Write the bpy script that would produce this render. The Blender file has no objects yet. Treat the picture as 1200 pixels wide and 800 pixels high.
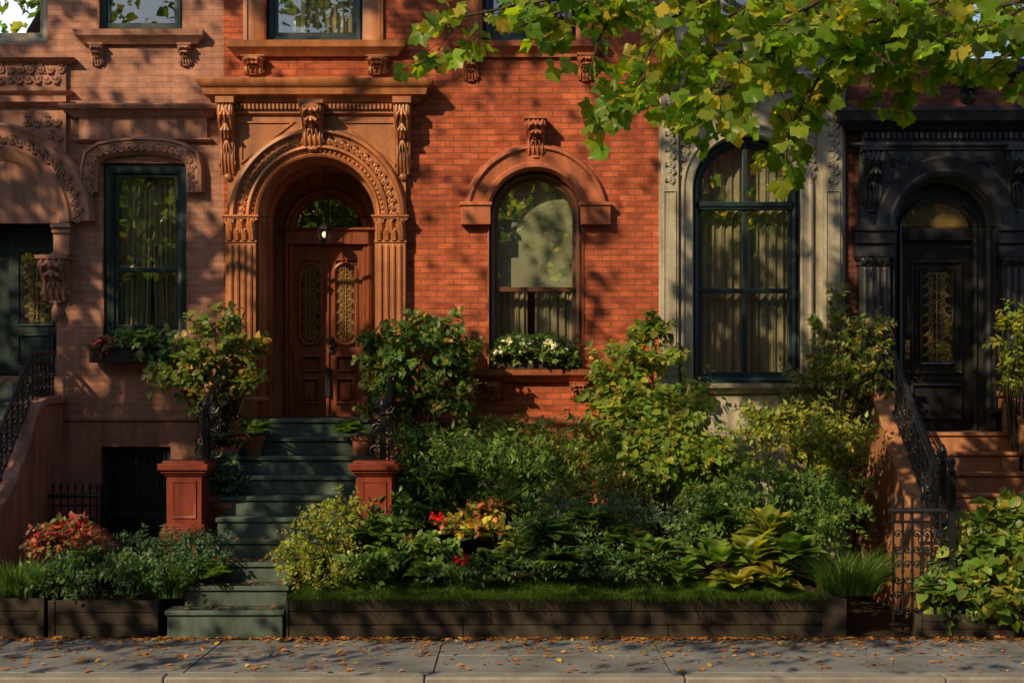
import bpy, math, random
import numpy as np
from mathutils import Vector, noise
random.seed(7); rng=np.random.default_rng(7)
sc=bpy.context.scene
# ---------- camera constants (image pixel coordinates turned into metres on each depth plane) ----------
CD=18.0; H=2.54; F=1620.0; HY=470.0
def PX(px,Y=0.0): return (px-600)*(CD+Y)/F
def PZ(py,Y=0.0): return H-(py-HY)*(CD+Y)/F
SA=math.radians(38); SE=math.radians(33)
S=Vector((-math.sin(SA)*math.cos(SE),-math.cos(SA)*math.cos(SE),math.sin(SE)))

# ---------- materials ----------
def nm(name):
    m=bpy.data.materials.new(name); m.use_nodes=True
    nt=m.node_tree; b=nt.nodes['Principled BSDF']; return m,nt,b
def N(nt,t,**k):
    n=nt.nodes.new(t)
    for a,v in k.items():
        if a in n.inputs: n.inputs[a].default_value=v
        else: setattr(n,a,v)
    return n
def mixc(nt,fac,a,b,mode='MIX'):
    n=nt.nodes.new('ShaderNodeMix'); n.data_type='RGBA'; n.blend_type=mode
    for i,v in ((0,fac),(6,a),(7,b)):
        if isinstance(v,(int,float)): n.inputs[i].default_value=v
        elif isinstance(v,tuple): n.inputs[i].default_value=(*v,1) if len(v)==3 else v
        else: nt.links.new(v,n.inputs[i])
    return n.outputs[2]
def ramp(nt,src,a,b,c0=(0,0,0,1),c1=(1,1,1,1)):
    r=nt.nodes.new('ShaderNodeValToRGB'); e=r.color_ramp.elements
    e[0].position=a; e[1].position=b; e[0].color=c0; e[1].color=c1
    nt.links.new(src,r.inputs[0]); return r.outputs[0]
def stone(name,col,rough=.8,var=.35,bump=.25,sc_=6,spec=.3,streak=True):
    m,nt,b=nm(name); L=nt.links.new
    tc=N(nt,'ShaderNodeTexCoord')
    n1=N(nt,'ShaderNodeTexNoise',Scale=sc_*.25,Detail=6.0,Roughness=.65); L(tc.outputs['Object'],n1.inputs['Vector'])
    n2=N(nt,'ShaderNodeTexNoise',Scale=sc_*7,Detail=8.0,Roughness=.7); L(tc.outputs['Object'],n2.inputs['Vector'])
    mp=N(nt,'ShaderNodeMapping'); mp.inputs['Scale'].default_value=(5,5,.5); L(tc.outputs['Object'],mp.inputs[0])
    n3=N(nt,'ShaderNodeTexNoise',Scale=1.6,Detail=5.0); L(mp.outputs[0],n3.inputs['Vector'])
    dk=tuple(c*(1-var) for c in col); lt=tuple(min(1,c*(1+var*.6)) for c in col)
    c=mixc(nt,ramp(nt,n1.outputs[0],.3,.7),dk,lt)
    c=mixc(nt,.5,c,mixc(nt,ramp(nt,n2.outputs[0],.35,.65),(.6,.6,.6),(1.2,1.2,1.2)),'MULTIPLY')
    if streak: c=mixc(nt,.6,c,mixc(nt,ramp(nt,n3.outputs[0],.35,.6),(.48,.45,.43),(1.05,1.05,1.05)),'MULTIPLY')
    L(c,b.inputs['Base Color']); b.inputs['Roughness'].default_value=rough
    b.inputs['Specular IOR Level'].default_value=spec
    bp=N(nt,'ShaderNodeBump',Strength=bump,Distance=.01); L(n2.outputs[0],bp.inputs['Height']); L(bp.outputs[0],b.inputs['Normal'])
    return m
def brick(name,c1,c2,mort,bw=.215,rh=.078,ms=.007,grime=.5,bump=.6):
    m,nt,b=nm(name); L=nt.links.new
    tc=N(nt,'ShaderNodeTexCoord'); sp=N(nt,'ShaderNodeSeparateXYZ'); L(tc.outputs['Object'],sp.inputs[0])
    ad=N(nt,'ShaderNodeMath',operation='ADD'); L(sp.outputs[0],ad.inputs[0]); L(sp.outputs[1],ad.inputs[1])
    cb=N(nt,'ShaderNodeCombineXYZ'); L(ad.outputs[0],cb.inputs[0]); L(sp.outputs[2],cb.inputs[1])
    nz=N(nt,'ShaderNodeTexNoise',Scale=9.0,Detail=2.0); L(cb.outputs[0],nz.inputs['Vector'])
    va=N(nt,'ShaderNodeVectorMath',operation='MULTIPLY_ADD'); L(nz.outputs['Color'],va.inputs[0]); va.inputs[1].default_value=(.010,.010,0); L(cb.outputs[0],va.inputs[2])
    bt=N(nt,'ShaderNodeTexBrick',Scale=1.0); L(va.outputs[0],bt.inputs['Vector'])
    bt.inputs['Color1'].default_value=(*c1,1); bt.inputs['Color2'].default_value=(*c2,1); bt.inputs['Mortar'].default_value=(*mort,1)
    bt.inputs['Mortar Size'].default_value=ms; bt.inputs['Mortar Smooth'].default_value=.3; bt.inputs['Bias'].default_value=-.05
    bt.inputs['Brick Width'].default_value=bw; bt.inputs['Row Height'].default_value=rh
    n1=N(nt,'ShaderNodeTexNoise',Scale=1.1,Detail=8.0,Roughness=.65); L(tc.outputs['Object'],n1.inputs['Vector'])
    n2=N(nt,'ShaderNodeTexNoise',Scale=60.0,Detail=5.0); L(tc.outputs['Object'],n2.inputs['Vector'])
    mp=N(nt,'ShaderNodeMapping'); mp.inputs['Scale'].default_value=(4,4,.4); L(tc.outputs['Object'],mp.inputs[0])
    n3=N(nt,'ShaderNodeTexNoise',Scale=1.5,Detail=6.0); L(mp.outputs[0],n3.inputs['Vector'])
    mp2=N(nt,'ShaderNodeMapping'); mp2.inputs['Scale'].default_value=(4.6,4.6,12.8); L(tc.outputs['Object'],mp2.inputs[0])
    n4=N(nt,'ShaderNodeTexNoise',Scale=1.0,Detail=1.0); L(mp2.outputs[0],n4.inputs['Vector'])
    c=mixc(nt,grime,bt.outputs['Color'],mixc(nt,ramp(nt,n1.outputs[0],.3,.7),(.45,.42,.42),(1.2,1.15,1.1)),'MULTIPLY')
    c=mixc(nt,.45,c,mixc(nt,ramp(nt,n2.outputs[0],.3,.7),(.6,.6,.6),(1.3,1.3,1.3)),'MULTIPLY')
    c=mixc(nt,.4,c,mixc(nt,ramp(nt,n3.outputs[0],.35,.6),(.5,.48,.46),(1.05,1.05,1.05)),'MULTIPLY')
    c=mixc(nt,grime,c,mixc(nt,ramp(nt,n4.outputs[0],.34,.62),(.58,.52,.52),(1.15,1.12,1.1)),'MULTIPLY')
    L(c,b.inputs['Base Color']); b.inputs['Roughness'].default_value=.85; b.inputs['Specular IOR Level'].default_value=.25
    inv=N(nt,'ShaderNodeMath',operation='SUBTRACT'); inv.inputs[0].default_value=1; L(bt.outputs['Fac'],inv.inputs[1])
    a2=N(nt,'ShaderNodeMath',operation='MULTIPLY_ADD'); L(n2.outputs[0],a2.inputs[0]); a2.inputs[1].default_value=.4; L(inv.outputs[0],a2.inputs[2])
    bp=N(nt,'ShaderNodeBump',Strength=bump,Distance=.008); L(a2.outputs[0],bp.inputs['Height']); L(bp.outputs[0],b.inputs['Normal'])
    return m
def wood(name,col,rough=.35,spec=.5):
    m,nt,b=nm(name); L=nt.links.new
    tc=N(nt,'ShaderNodeTexCoord'); mp=N(nt,'ShaderNodeMapping'); mp.inputs['Scale'].default_value=(14,14,1.2); L(tc.outputs['Object'],mp.inputs[0])
    n=N(nt,'ShaderNodeTexNoise',Scale=2.0,Detail=6.0,Distortion=1.0); L(mp.outputs[0],n.inputs['Vector'])
    L(mixc(nt,ramp(nt,n.outputs[0],.3,.7),tuple(c*.6 for c in col),tuple(c*1.3 for c in col)),b.inputs['Base Color'])
    b.inputs['Roughness'].default_value=rough; b.inputs['Specular IOR Level'].default_value=spec
    bp=N(nt,'ShaderNodeBump',Strength=.15,Distance=.005); L(n.outputs[0],bp.inputs['Height']); L(bp.outputs[0],b.inputs['Normal'])
    return m
def glassmat():
    m,nt,b=nm('old_window_glass'); nt.nodes.remove(b); L=nt.links.new; out=nt.nodes['Material Output']
    tr=N(nt,'ShaderNodeBsdfTransparent'); tr.inputs[0].default_value=(.9,.92,.88,1)
    gl=N(nt,'ShaderNodeBsdfGlossy'); gl.inputs['Roughness'].default_value=.01; gl.inputs[0].default_value=(1,1,.95,1)
    tc=N(nt,'ShaderNodeTexCoord'); n=N(nt,'ShaderNodeTexNoise',Scale=2.2,Detail=1.0); L(tc.outputs['Object'],n.inputs['Vector'])
    bp=N(nt,'ShaderNodeBump',Strength=.12,Distance=.02); L(n.outputs[0],bp.inputs['Height']); L(bp.outputs[0],gl.inputs['Normal'])
    fr=N(nt,'ShaderNodeFresnel',IOR=2.7); mx=N(nt,'ShaderNodeMixShader'); L(fr.outputs[0],mx.inputs[0]); L(tr.outputs[0],mx.inputs[1]); L(gl.outputs[0],mx.inputs[2]); L(mx.outputs[0],out.inputs[0])
    return m
def fabric(name,col,tl=.35):
    m,nt,b=nm(name); L=nt.links.new; out=nt.nodes['Material Output']
    tc=N(nt,'ShaderNodeTexCoord'); n=N(nt,'ShaderNodeTexNoise',Scale=5.0,Detail=4.0); L(tc.outputs['Object'],n.inputs['Vector'])
    c=mixc(nt,n.outputs[0],tuple(x*.7 for x in col),col)
    L(c,b.inputs['Base Color']); b.inputs['Roughness'].default_value=.9
    t=N(nt,'ShaderNodeBsdfTranslucent'); L(c,t.inputs[0]); mx=N(nt,'ShaderNodeMixShader',Fac=tl); L(b.outputs[0],mx.inputs[1]); L(t.outputs[0],mx.inputs[2]); L(mx.outputs[0],out.inputs[0])
    return m
def leafmat(name,tl=.4,rough=.45,gain=2.2):
    m,nt,b=nm(name); L=nt.links.new; out=nt.nodes['Material Output']
    at=N(nt,'ShaderNodeAttribute'); at.attribute_name='tint'
    L(at.outputs['Color'],b.inputs['Base Color']); b.inputs['Roughness'].default_value=rough; b.inputs['Specular IOR Level'].default_value=.4
    g=N(nt,'ShaderNodeHueSaturation',Saturation=1.1,Value=gain); L(at.outputs['Color'],g.inputs['Color'])
    c=mixc(nt,.35,g.outputs[0],(1.0,.85,.25),'MULTIPLY')
    t=N(nt,'ShaderNodeBsdfTranslucent'); L(c,t.inputs[0]); mx=N(nt,'ShaderNodeMixShader',Fac=tl); L(b.outputs[0],mx.inputs[1]); L(t.outputs[0],mx.inputs[2]); L(mx.outputs[0],out.inputs[0])
    return m
M={}
M['brickA']=brick('painted_pink_brick',(.50,.265,.20),(.44,.23,.17),(.37,.19,.145),grime=.4,bump=.4,ms=.006)
M['brickB']=brick('red_orange_brick',(.60,.155,.068),(.37,.085,.042),(.27,.11,.07),grime=.55,bump=.8)
M['brickD']=brick('dark_red_brick',(.22,.085,.055),(.14,.05,.038),(.10,.055,.05))
M['stoneA']=stone('pink_brownstone',(.46,.235,.175))
M['stoneB']=stone('orange_brownstone',(.46,.175,.068),rough=.45,spec=.5,var=.5)
M['hoodB']=stone('red_brownstone',(.46,.15,.075))
M['stoneC']=stone('grey_limestone',(.44,.41,.33),var=.4)
M['stoneD']=stone('black_painted_stone',(.038,.04,.045),rough=.45,spec=.5)
M['stepB']=stone('green_grey_bluestone_step',(.09,.135,.125),rough=.5,var=.45)
M['stepD']=stone('brown_sandstone_step',(.44,.20,.10))
M['ped']=stone('oxblood_painted_stone',(.24,.045,.028),rough=.38,spec=.5)
M['teal']=wood('dark_teal_paint',(.010,.030,.034),.4)
M['brownp']=wood('brown_window_paint',(.12,.05,.028),.4)
M['door']=wood('varnished_mahogany',(.22,.066,.034),.28)
M['doorD']=wood('black_door_paint',(.020,.019,.021),.3)
M['glass']=glassmat()
M['sheer']=fabric('sheer_curtain',(.62,.57,.42)); M['shade']=fabric('roller_shade',(.50,.52,.40),.2)
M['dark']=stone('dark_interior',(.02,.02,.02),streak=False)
M['iron']=stone('black_wrought_iron',(.014,.014,.018),rough=.35,spec=.6,streak=False,sc_=12)
M['planter']=stone('weathered_dark_timber',(.048,.038,.030),rough=.7,var=.5,bump=.7,sc_=5)
M['terr']=stone('terracotta',(.38,.14,.08),sc_=10)
M['soil']=stone('soil',(.035,.022,.014),bump=1,sc_=9,streak=False)
M['walk']=stone('bluestone_flag',(.20,.215,.23),rough=.65,var=.5,sc_=5,streak=False)
M['curb']=stone('granite_kerb',(.26,.25,.24),sc_=10,streak=False)
M['asph']=stone('asphalt',(.05,.05,.052),sc_=20,bump=.6,streak=False)
M['bark']=stone('bark',(.085,.06,.042),sc_=8,bump=1)
M['leaf']=leafmat('garden_leaf',.42,.42,2.4); M['tleaf']=leafmat('tree_leaf',.5)
M['bleaf']=leafmat('maple_leaf',.55,.38,3.0)
M['dry']=leafmat('dry_leaf',.15,.7)
M['brass']=stone('aged_brass',(.38,.26,.10),rough=.35,streak=False)
m,nt,b=nm('lamp_glow'); b.inputs['Base Color'].default_value=(.9,.85,.75,1); b.inputs['Emission Color'].default_value=(1,.85,.6,1); b.inputs['Emission Strength'].default_value=.8; M['glow']=m

# ---------- mesh builder ----------
def link(o,parent=None):
    sc.collection.objects.link(o)
    if parent is not None: o.parent=parent
    return o
def group(name):
    e=bpy.data.objects.new(name,None); return link(e)
class MB:
    def __init__(s): s.v=[];s.f=[];s.mi=[]
    def add(s,vs,fs,mi=0):
        o=len(s.v); s.v+= [tuple(v) for v in vs]; s.f+=[tuple(i+o for i in f) for f in fs]; s.mi+=[mi]*len(fs)
    def box(s,x0,x1,y0,y1,z0,z1,mi=0):
        s.add([(x0,y0,z0),(x1,y0,z0),(x1,y1,z0),(x0,y1,z0),(x0,y0,z1),(x1,y0,z1),(x1,y1,z1),(x0,y1,z1)],
              [(0,3,2,1),(4,5,6,7),(0,1,5,4),(1,2,6,5),(2,3,7,6),(3,0,4,7)],mi)
    def sweep(s,path,prof,closed=False,mi=0):
        n=len(path); k=len(prof); vs=[]
        for i in range(n):
            p=path[i]; a=path[i-1] if (i>0 or closed) else None; c=path[(i+1)%n] if (i<n-1 or closed) else None
            ns=[]
            for (q,r) in ((a,p),(p,c)):
                if q is None or r is None: continue
                dx,dz=r[0]-q[0],r[1]-q[1]; l=math.hypot(dx,dz) or 1; ns.append((-dz/l,dx/l))
            if len(ns)==1: nn=ns[0]
            else:
                x,z=ns[0][0]+ns[1][0],ns[0][1]+ns[1][1]; l=math.hypot(x,z) or 1; x/=l;z/=l
                d=max(.3,x*ns[0][0]+z*ns[0][1]); nn=(x/d,z/d)
            for u,y in prof: vs.append((p[0]+nn[0]*u,y,p[1]+nn[1]*u))
        fs=[]
        for i in range(n if closed else n-1):
            j=(i+1)%n
            for q in range(k):
                r=(q+1)%k; fs.append((i*k+q,i*k+r,j*k+r,j*k+q))
        if not closed: fs.append(tuple(range(k))); fs.append(tuple((n-1)*k+q for q in range(k)))
        s.add(vs,fs,mi)
    def cornice(s,x0,x1,z,prof,y=0,mi=0):
        vs=[];k=len(prof)
        for dz,p in prof: vs+=[(x0-p,y,z+dz),(x0-p,y-p,z+dz),(x1+p,y-p,z+dz),(x1+p,y,z+dz)]
        fs=[]
        for i in range(k-1):
            for q in range(3): fs.append((i*4+q,i*4+q+1,(i+1)*4+q+1,(i+1)*4+q))
            fs.append((i*4+3,i*4,(i+1)*4,(i+1)*4+3))
        fs.append((0,1,2,3)); fs.append(tuple((k-1)*4+q for q in range(4)))
        s.add(vs,fs,mi)
    def prism_yz(s,poly,x0,x1,mi=0):
        n=len(poly); vs=[(x0,y,z) for y,z in poly]+[(x1,y,z) for y,z in poly]
        fs=[tuple(range(n)),tuple(range(2*n-1,n-1,-1))]+[(i,(i+1)%n,n+(i+1)%n,n+i) for i in range(n)]
        s.add(vs,fs,mi)
    def sheet(s,poly,y,mi=0): s.add([(x,y,z) for x,z in poly],[tuple(range(len(poly)))],mi)
    def tube(s,pts,r,n=6,mi=0):
        pts=[Vector(p) for p in pts]; rr=r if isinstance(r,(list,tuple)) else [r]*len(pts); vs=[]
        up=None
        for i,p in enumerate(pts):
            d=(pts[min(i+1,len(pts)-1)]-pts[max(i-1,0)])
            if d.length<1e-6: d=Vector((0,0,1))
            d.normalize()
            if up is None: up=Vector((0,1,0)) if abs(d.y)<.8 else Vector((1,0,0))
            a=d.cross(up)
            if a.length<1e-3: a=d.orthogonal()
            a.normalize(); b=a.cross(d); up=b
            for j in range(n):
                t=2*math.pi*j/n; vs.append(p+(a*math.cos(t)+b*math.sin(t))*rr[i])
        fs=[]
        for i in range(len(pts)-1):
            for j in range(n): fs.append((i*n+j,i*n+(j+1)%n,(i+1)*n+(j+1)%n,(i+1)*n+j))
        fs.append(tuple(range(n))); fs.append(tuple((len(pts)-1)*n+j for j in range(n)))
        s.add(vs,fs,mi)
    def ball(s,c,r,mi=0,nu=8,nv=5):
        if not isinstance(r,tuple): r=(r,r,r)
        vs=[(c[0],c[1],c[2]-r[2])]
        for i in range(1,nv):
            ph=-math.pi/2+math.pi*i/nv
            for j in range(nu):
                t=2*math.pi*j/nu; vs.append((c[0]+r[0]*math.cos(ph)*math.cos(t),c[1]+r[1]*math.cos(ph)*math.sin(t),c[2]+r[2]*math.sin(ph)))
        vs.append((c[0],c[1],c[2]+r[2])); T=len(vs)-1; fs=[]
        for j in range(nu):
            fs.append((0,1+(j+1)%nu,1+j)); fs.append((T,T-nu+j,T-nu+(j+1)%nu))
            for i in range(nv-2): a=1+i*nu; fs.append((a+j,a+(j+1)%nu,a+nu+(j+1)%nu,a+nu+j))
        s.add(vs,fs,mi)
    def lathe(s,cx,cy,prof,n=16,mi=0):
        vs=[];k=len(prof)
        for r,z in prof:
            for j in range(n): t=2*math.pi*j/n; vs.append((cx+r*math.cos(t),cy+r*math.sin(t),z))
        fs=[(i*n+j,i*n+(j+1)%n,(i+1)*n+(j+1)%n,(i+1)*n+j) for i in range(k-1) for j in range(n)]
        fs.append(tuple(range(n))); fs.append(tuple((k-1)*n+j for j in range(n))); s.add(vs,fs,mi)
    def spiral(s,c,a,b,size,r,turns=1.4,n=12,start=0.,hand=1):
        c=Vector(c);a=Vector(a);b=Vector(b); pts=[]
        for i in range(n):
            t=i/(n-1); rad=size*(1-.8*t); an=start+hand*turns*2*math.pi*t
            pts.append(c+a*rad*math.cos(an)+b*rad*math.sin(an))
        s.tube(pts,[r*(1-.35*i/(n-1)) for i in range(n)],5)
        s.ball(c,(r*1.3,)*3,nu=6,nv=4)
    def emit(s,name,parent,mats,bevel=0,angle=35):
        me=bpy.data.meshes.new(name); me.from_pydata(s.v,[],s.f); 
        if not isinstance(mats,(list,tuple)): mats=[mats]
        for m_ in mats: me.materials.append(m_)
        me.polygons.foreach_set('material_index',s.mi)
        import bmesh
        bm=bmesh.new(); bm.from_mesh(me); bmesh.ops.recalc_face_normals(bm,faces=bm.faces); bm.to_mesh(me); bm.free()
        me.polygons.foreach_set('use_smooth',[True]*len(me.polygons))
        try: me.set_sharp_from_angle(angle=math.radians(angle))
        except Exception: pass
        me.update()
        o=bpy.data.objects.new(name,me); link(o,parent)
        if bevel:
            md=o.modifiers.new('bevel','BEVEL'); md.width=bevel; md.segments=2; md.limit_method='ANGLE'; md.angle_limit=math.radians(50)
        return o
def arch(x0,x1,zb,zs,rise=None,n=28):
    cx=(x0+x1)/2; r=(x1-x0)/2; rise=r if rise is None else rise
    pts=[(x0,zb)]
    for i in range(n+1):
        t=math.pi-math.pi*i/n; pts.append((cx+r*math.cos(t),zs+rise*math.sin(t)))
    pts.append((x1,zb)); return pts
def rect(x0,x1,z0,z1): return [(x0,z0),(x0,z1),(x1,z1),(x1,z0)]
def plate(name,outlines,y0,y1,mat,parent):
    cu=bpy.data.curves.new(name,'CURVE'); cu.dimensions='2D'; cu.fill_mode='BOTH'; cu.extrude=abs(y1-y0)/2
    for o in outlines:
        sp=cu.splines.new('POLY'); sp.points.add(len(o)-1)
        for i,p in enumerate(o): sp.points[i].co=(p[0],p[1],0,1)
        sp.use_cyclic_u=True
    ob=bpy.data.objects.new('tmp',cu); sc.collection.objects.link(ob)
    dg=bpy.context.evaluated_depsgraph_get(); me=bpy.data.meshes.new_from_object(ob.evaluated_get(dg))
    bpy.data.objects.remove(ob); yc=(y0+y1)/2
    for v in me.vertices: x,y,z=v.co; v.co=(x,yc+z,y)
    import bmesh
    bm=bmesh.new(); bm.from_mesh(me); bmesh.ops.remove_doubles(bm,verts=bm.verts,dist=1e-5); bmesh.ops.recalc_face_normals(bm,faces=bm.faces); bm.to_mesh(me); bm.free()
    me.name=name; me.materials.clear(); me.materials.append(mat)
    return link(bpy.data.objects.new(name,me),parent)

# ---------- ornament ----------
def console(mb,xc,w,zt,h,proj,y0=0,mi=0):
    poly=[(y0,zt)]; front=[]
    for i in range(15):
        t=i/14; p=proj*(.60+.36*math.cos(math.pi*t)+.13*math.sin(3*math.pi*t)); poly.append((y0-p,zt-h*t)); front.append((y0-p,zt-h*t))
    poly.append((y0,zt-h)); mb.prism_yz(poly,xc-w/2,xc+w/2,mi)
    for dx in (-.36,-.12,.12,.36):
        mb.tube([(xc+dx*w,y-.004,z) for y,z in front],w*.075,5,mi)
    for t,s_ in ((.12,1.),(.34,.8),(.56,.62)):
        i=int(t*14); y,z=front[i]; y2,z2=front[min(14,i+3)]
        for q in (-1,0,1): mb.tube([(xc,y-.012,z),(xc+q*w*.3*s_,y-.03,(z+z2)/2),(xc+q*w*.42*s_,y2-.02,z2)],[w*.05,w*.12*s_,w*.04],5)
    mb.box(xc-w*.62,xc+w*.62,y0-proj*1.12,y0,zt,zt+h*.09,mi)
    for z,r in ((zt-h*.13,.12),(zt-h*.86,.07)):
        for sx in (-1,1): mb.spiral((xc+sx*w*.52,y0-proj*(.6 if r>.1 else .25),z),(0,1,0),(0,0,1),h*r,w*.07)
    mb.ball((xc,y0-proj*.2,zt-h*1.04),(w*.3,proj*.2,h*.06),mi)
def carve(mb,path,step,size,y,r=None,seed=0):
    r=r or size*.2; acc=0;k=0
    for i in range(len(path)-1):
        p=Vector(path[i]);q=Vector(path[i+1]);l=(q-p).length
        if l<1e-6: continue
        t=(q-p)/l; n=Vector((-t[1],t[0]))
        pos=step-(acc%step) if acc%step else 0
        while pos<l:
            c=p+t*pos; h=1 if k%2 else -1
            T=Vector((t[0],0,t[1]));NN=Vector((n[0],0,n[1]))*h
            mb.spiral((c[0],y,c[1]),T,NN,size,r,1.3,11,math.pi*.9,h)
            for a in (-.9,0,.9):
                e=Vector((c[0],y,c[1]))-NN*size*.9
                dr=(T*math.sin(a)+NN*-math.cos(a)*.6)
                mb.tube([e,e+dr*size*.4+Vector((0,-r*.7,0)),e+dr*size*.75],[r*.5,r*.9,r*.2],5)
            pos+=step;k+=1
        acc+=l
def filigree(mb,xc,y,z0,z1,hw,r=.0045,shape=None):
    n=max(3,int((z1-z0)/.13)); X=(1,0,0);Z=(0,0,1)
    mb.tube([(xc,y,z0),(xc,y,z1)],r*1.3,5)
    for k in range(n):
        z=z0+(z1-z0)*(k+.5)/n; w=hw*(shape((k+.5)/n) if shape else 1); s_=min(w*.42,.055)
        for q in (-1,1):
            mb.spiral((xc+q*w*.48,y,z+.02),X,Z,s_,r,1.5,12,0 if q>0 else math.pi,q)
            mb.spiral((xc+q*w*.40,y,z-.045),X,Z,s_*.6,r*.9,1.3,10,math.pi/2,-q)
            mb.tube([(xc,y,z-.06),(xc+q*w*.3,y,z-.02),(xc+q*w*.95,y,z+.03)],r*.8,4)
            mb.tube([(xc,y,z+.06),(xc+q*w*.5,y,z+.055),(xc+q*w*.95,y,z)],r*.8,4)
        mb.ball((xc,y,z),r*2.6,nu=6,nv=4)
def pilaster(mb,x0,x1,z0,z1,pr,y0=0,cap=.3,base=.25,fl=4):
    w=x1-x0
    mb.box(x0,x1,y0-pr,y0,z0,z1-.001)
    zb=z0+base; zc=z1-cap
    mb.box(x0-.025,x1+.025,y0-pr-.03,y0,z0,zb-.06); mb.cornice(x0,x1,zb-.06,[(0,pr+.03),(.03,pr+.03),(.045,pr+.01),(.06,pr+.002)],y0)
    for i in range(fl):
        xc=x0+w*(i+.5)/fl*.86+w*.07
        mb.tube([(xc,y0-pr,zb+.06),(xc,y0-pr,zc-.08)],w/fl*.30,8); mb.ball((xc,y0-pr,zc-.08),w/fl*.3); 
    mb.box(x0-.012,x1+.012,y0-pr-.015,y0,zc-.03,zc)
    for row,(zz,hh) in enumerate(((zc,cap*.42),(zc+cap*.3,cap*.5))):
        m_=4 if row==0 else 3
        for i in range(m_):
            xc=x0+w*(i+.5)/m_
            mb.tube([(xc,y0-pr,zz),(xc,y0-pr-.02,zz+hh*.6),(xc,y0-pr-.055,zz+hh),(xc,y0-pr-.06,zz+hh*.8)],[w/m_*.42,w/m_*.48,w/m_*.3,w/m_*.12],6)
    for sx in (0,1): mb.spiral((x0+w*(.12+.76*sx),y0-pr-.04,z1-cap*.22),(1,0,0),(0,0,1),w*.17,w*.05,hand=1 if sx else -1)
    mb.box(x0-.03,x1+.03,y0-pr-.05,y0,z1-.05,z1-.025); mb.box(x0-.045,x1+.045,y0-pr-.07,y0,z1-.025,z1)
def panel_frame(mb,x0,x1,z0,z1,y,w=.025,d=.018,archy=False,mi=0):
    pts=arch(x0,x1,z0,z1-(x1-x0)/2) if archy else rect(x0,x1,z0,z1)
    mb.sweep(pts,[(0,y),(0,y-d),(-w*.4,y-d*1.3),(-w,y-d*.3),(-w,y)],True,mi)

# ---------- windows ----------
def curtain(mb,x0,x1,z0,z1,y,waves=7,amp=.03,mi=0,gather=None,seed=0):
    R=random.Random(seed);nx=int(waves*8);nz=6;vs=[];ph=R.random()*6
    for j in range(nz+1):
        tz=j/nz
        for i in range(nx+1):
            tx=i/nx; xx=x0+(x1-x0)*tx
            if gather: xx=x0+(x1-x0)*tx*(1-.12*(1-tz)) if gather<0 else x1-(x1-x0)*(1-tx)*(1-.12*(1-tz))
            vs.append((xx,y+amp*math.sin(ph+tx*waves*6.28+.4*math.sin(tz*4+tx*9))*(1.1-.4*tz)+amp*.4*math.sin(tx*waves*15+ph*2),z0+(z1-z0)*tz))
    mb.add(vs,[(j*(nx+1)+i,j*(nx+1)+i+1,(j+1)*(nx+1)+i+1,(j+1)*(nx+1)+i) for j in range(nz) for i in range(nx)],mi)
def window(parent,x0,x1,zb,zs,rise,fm,y=.1,meet=None,mull=False,transom=None,mode='sheer',fw=.08,seed=1):
    pts=arch(x0,x1,zb,zs,rise) if rise else rect(x0,x1,zb,zs)
    top=zs+(rise or 0); mb=MB()
    mb.sweep(pts,[(.0,y),(-fw*.5,y-.015),(-fw,y+.01),(-fw,y+.13),(0,y+.13)],True)
    mb.sweep(pts,[(-fw+.002,y+.04),(-fw-.045,y+.045),(-fw-.05,y+.1),(-fw+.002,y+.1)],True)
    i0,i1=x0+fw,x1-fw
    if meet: mb.box(i0,i1,y+.025,y+.105,meet-.03,meet+.03)
    if transom: mb.box(i0,i1,y-.01,y+.115,transom-.05,transom+.05); mb.box(i0,i1,y-.03,y-.011,transom-.015,transom+.035)
    if mull: mb.box((x0+x1)/2-.03,(x0+x1)/2+.03,y+.02,y+.11,zb+fw,top-fw*.7)
    mb.box(i0,i1,y+.03,y+.11,zb+fw*.4,zb+fw+.07)
    mb.emit('window_frame',parent,fm,.004)
    g=MB(); gp=arch(x0+fw,x1-fw,zb+fw,zs,rise-fw if rise else None) if rise else rect(i0,i1,zb+fw,top-fw)
    g.sheet(gp,y+.075); g.emit('window_glass',parent,M['glass'])
    c=MB(); w=x1-x0
    if mode=='shade':
        zz=meet or (zb+top)/2
        c.add([(i0-.02,y+.22,zz),(i1+.02,y+.22,zz),(i1+.02,y+.22,top),(i0-.02,y+.22,top)],[(0,1,2,3)],1)
        curtain(c,x0,x0+w*.42,zb,zz+.2,y+.27,6,.025,seed=seed); curtain(c,x1-w*.5,x1,zb,zz+.2,y+.27,5,.025,seed=seed+1)
    elif mode=='full':
        curtain(c,x0,x1,zb,top,y+.24,12,.03,seed=seed)
    else:
        curtain(c,x0,x0+w*.56,zb,top,y+.20,8,.035,gather=-1,seed=seed); curtain(c,x1-w*.5,x1,zb,top,y+.21,7,.035,gather=1,seed=seed+1)
    c.emit('curtain',parent,[M['sheer'],M['shade']])
def sill(mb,x0,x1,zt,th,proj,br=None,bw=.2,bh=.25,y=0):
    mb.cornice(x0,x1,zt-th,[(0,proj*.35),(th*.3,proj*.6),(th*.55,proj*.9),(th,proj)],y)
    if br:
        for xc in br: console(mb,xc,bw,zt-th-bh*.09-.002,bh,proj*.75,y)

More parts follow.
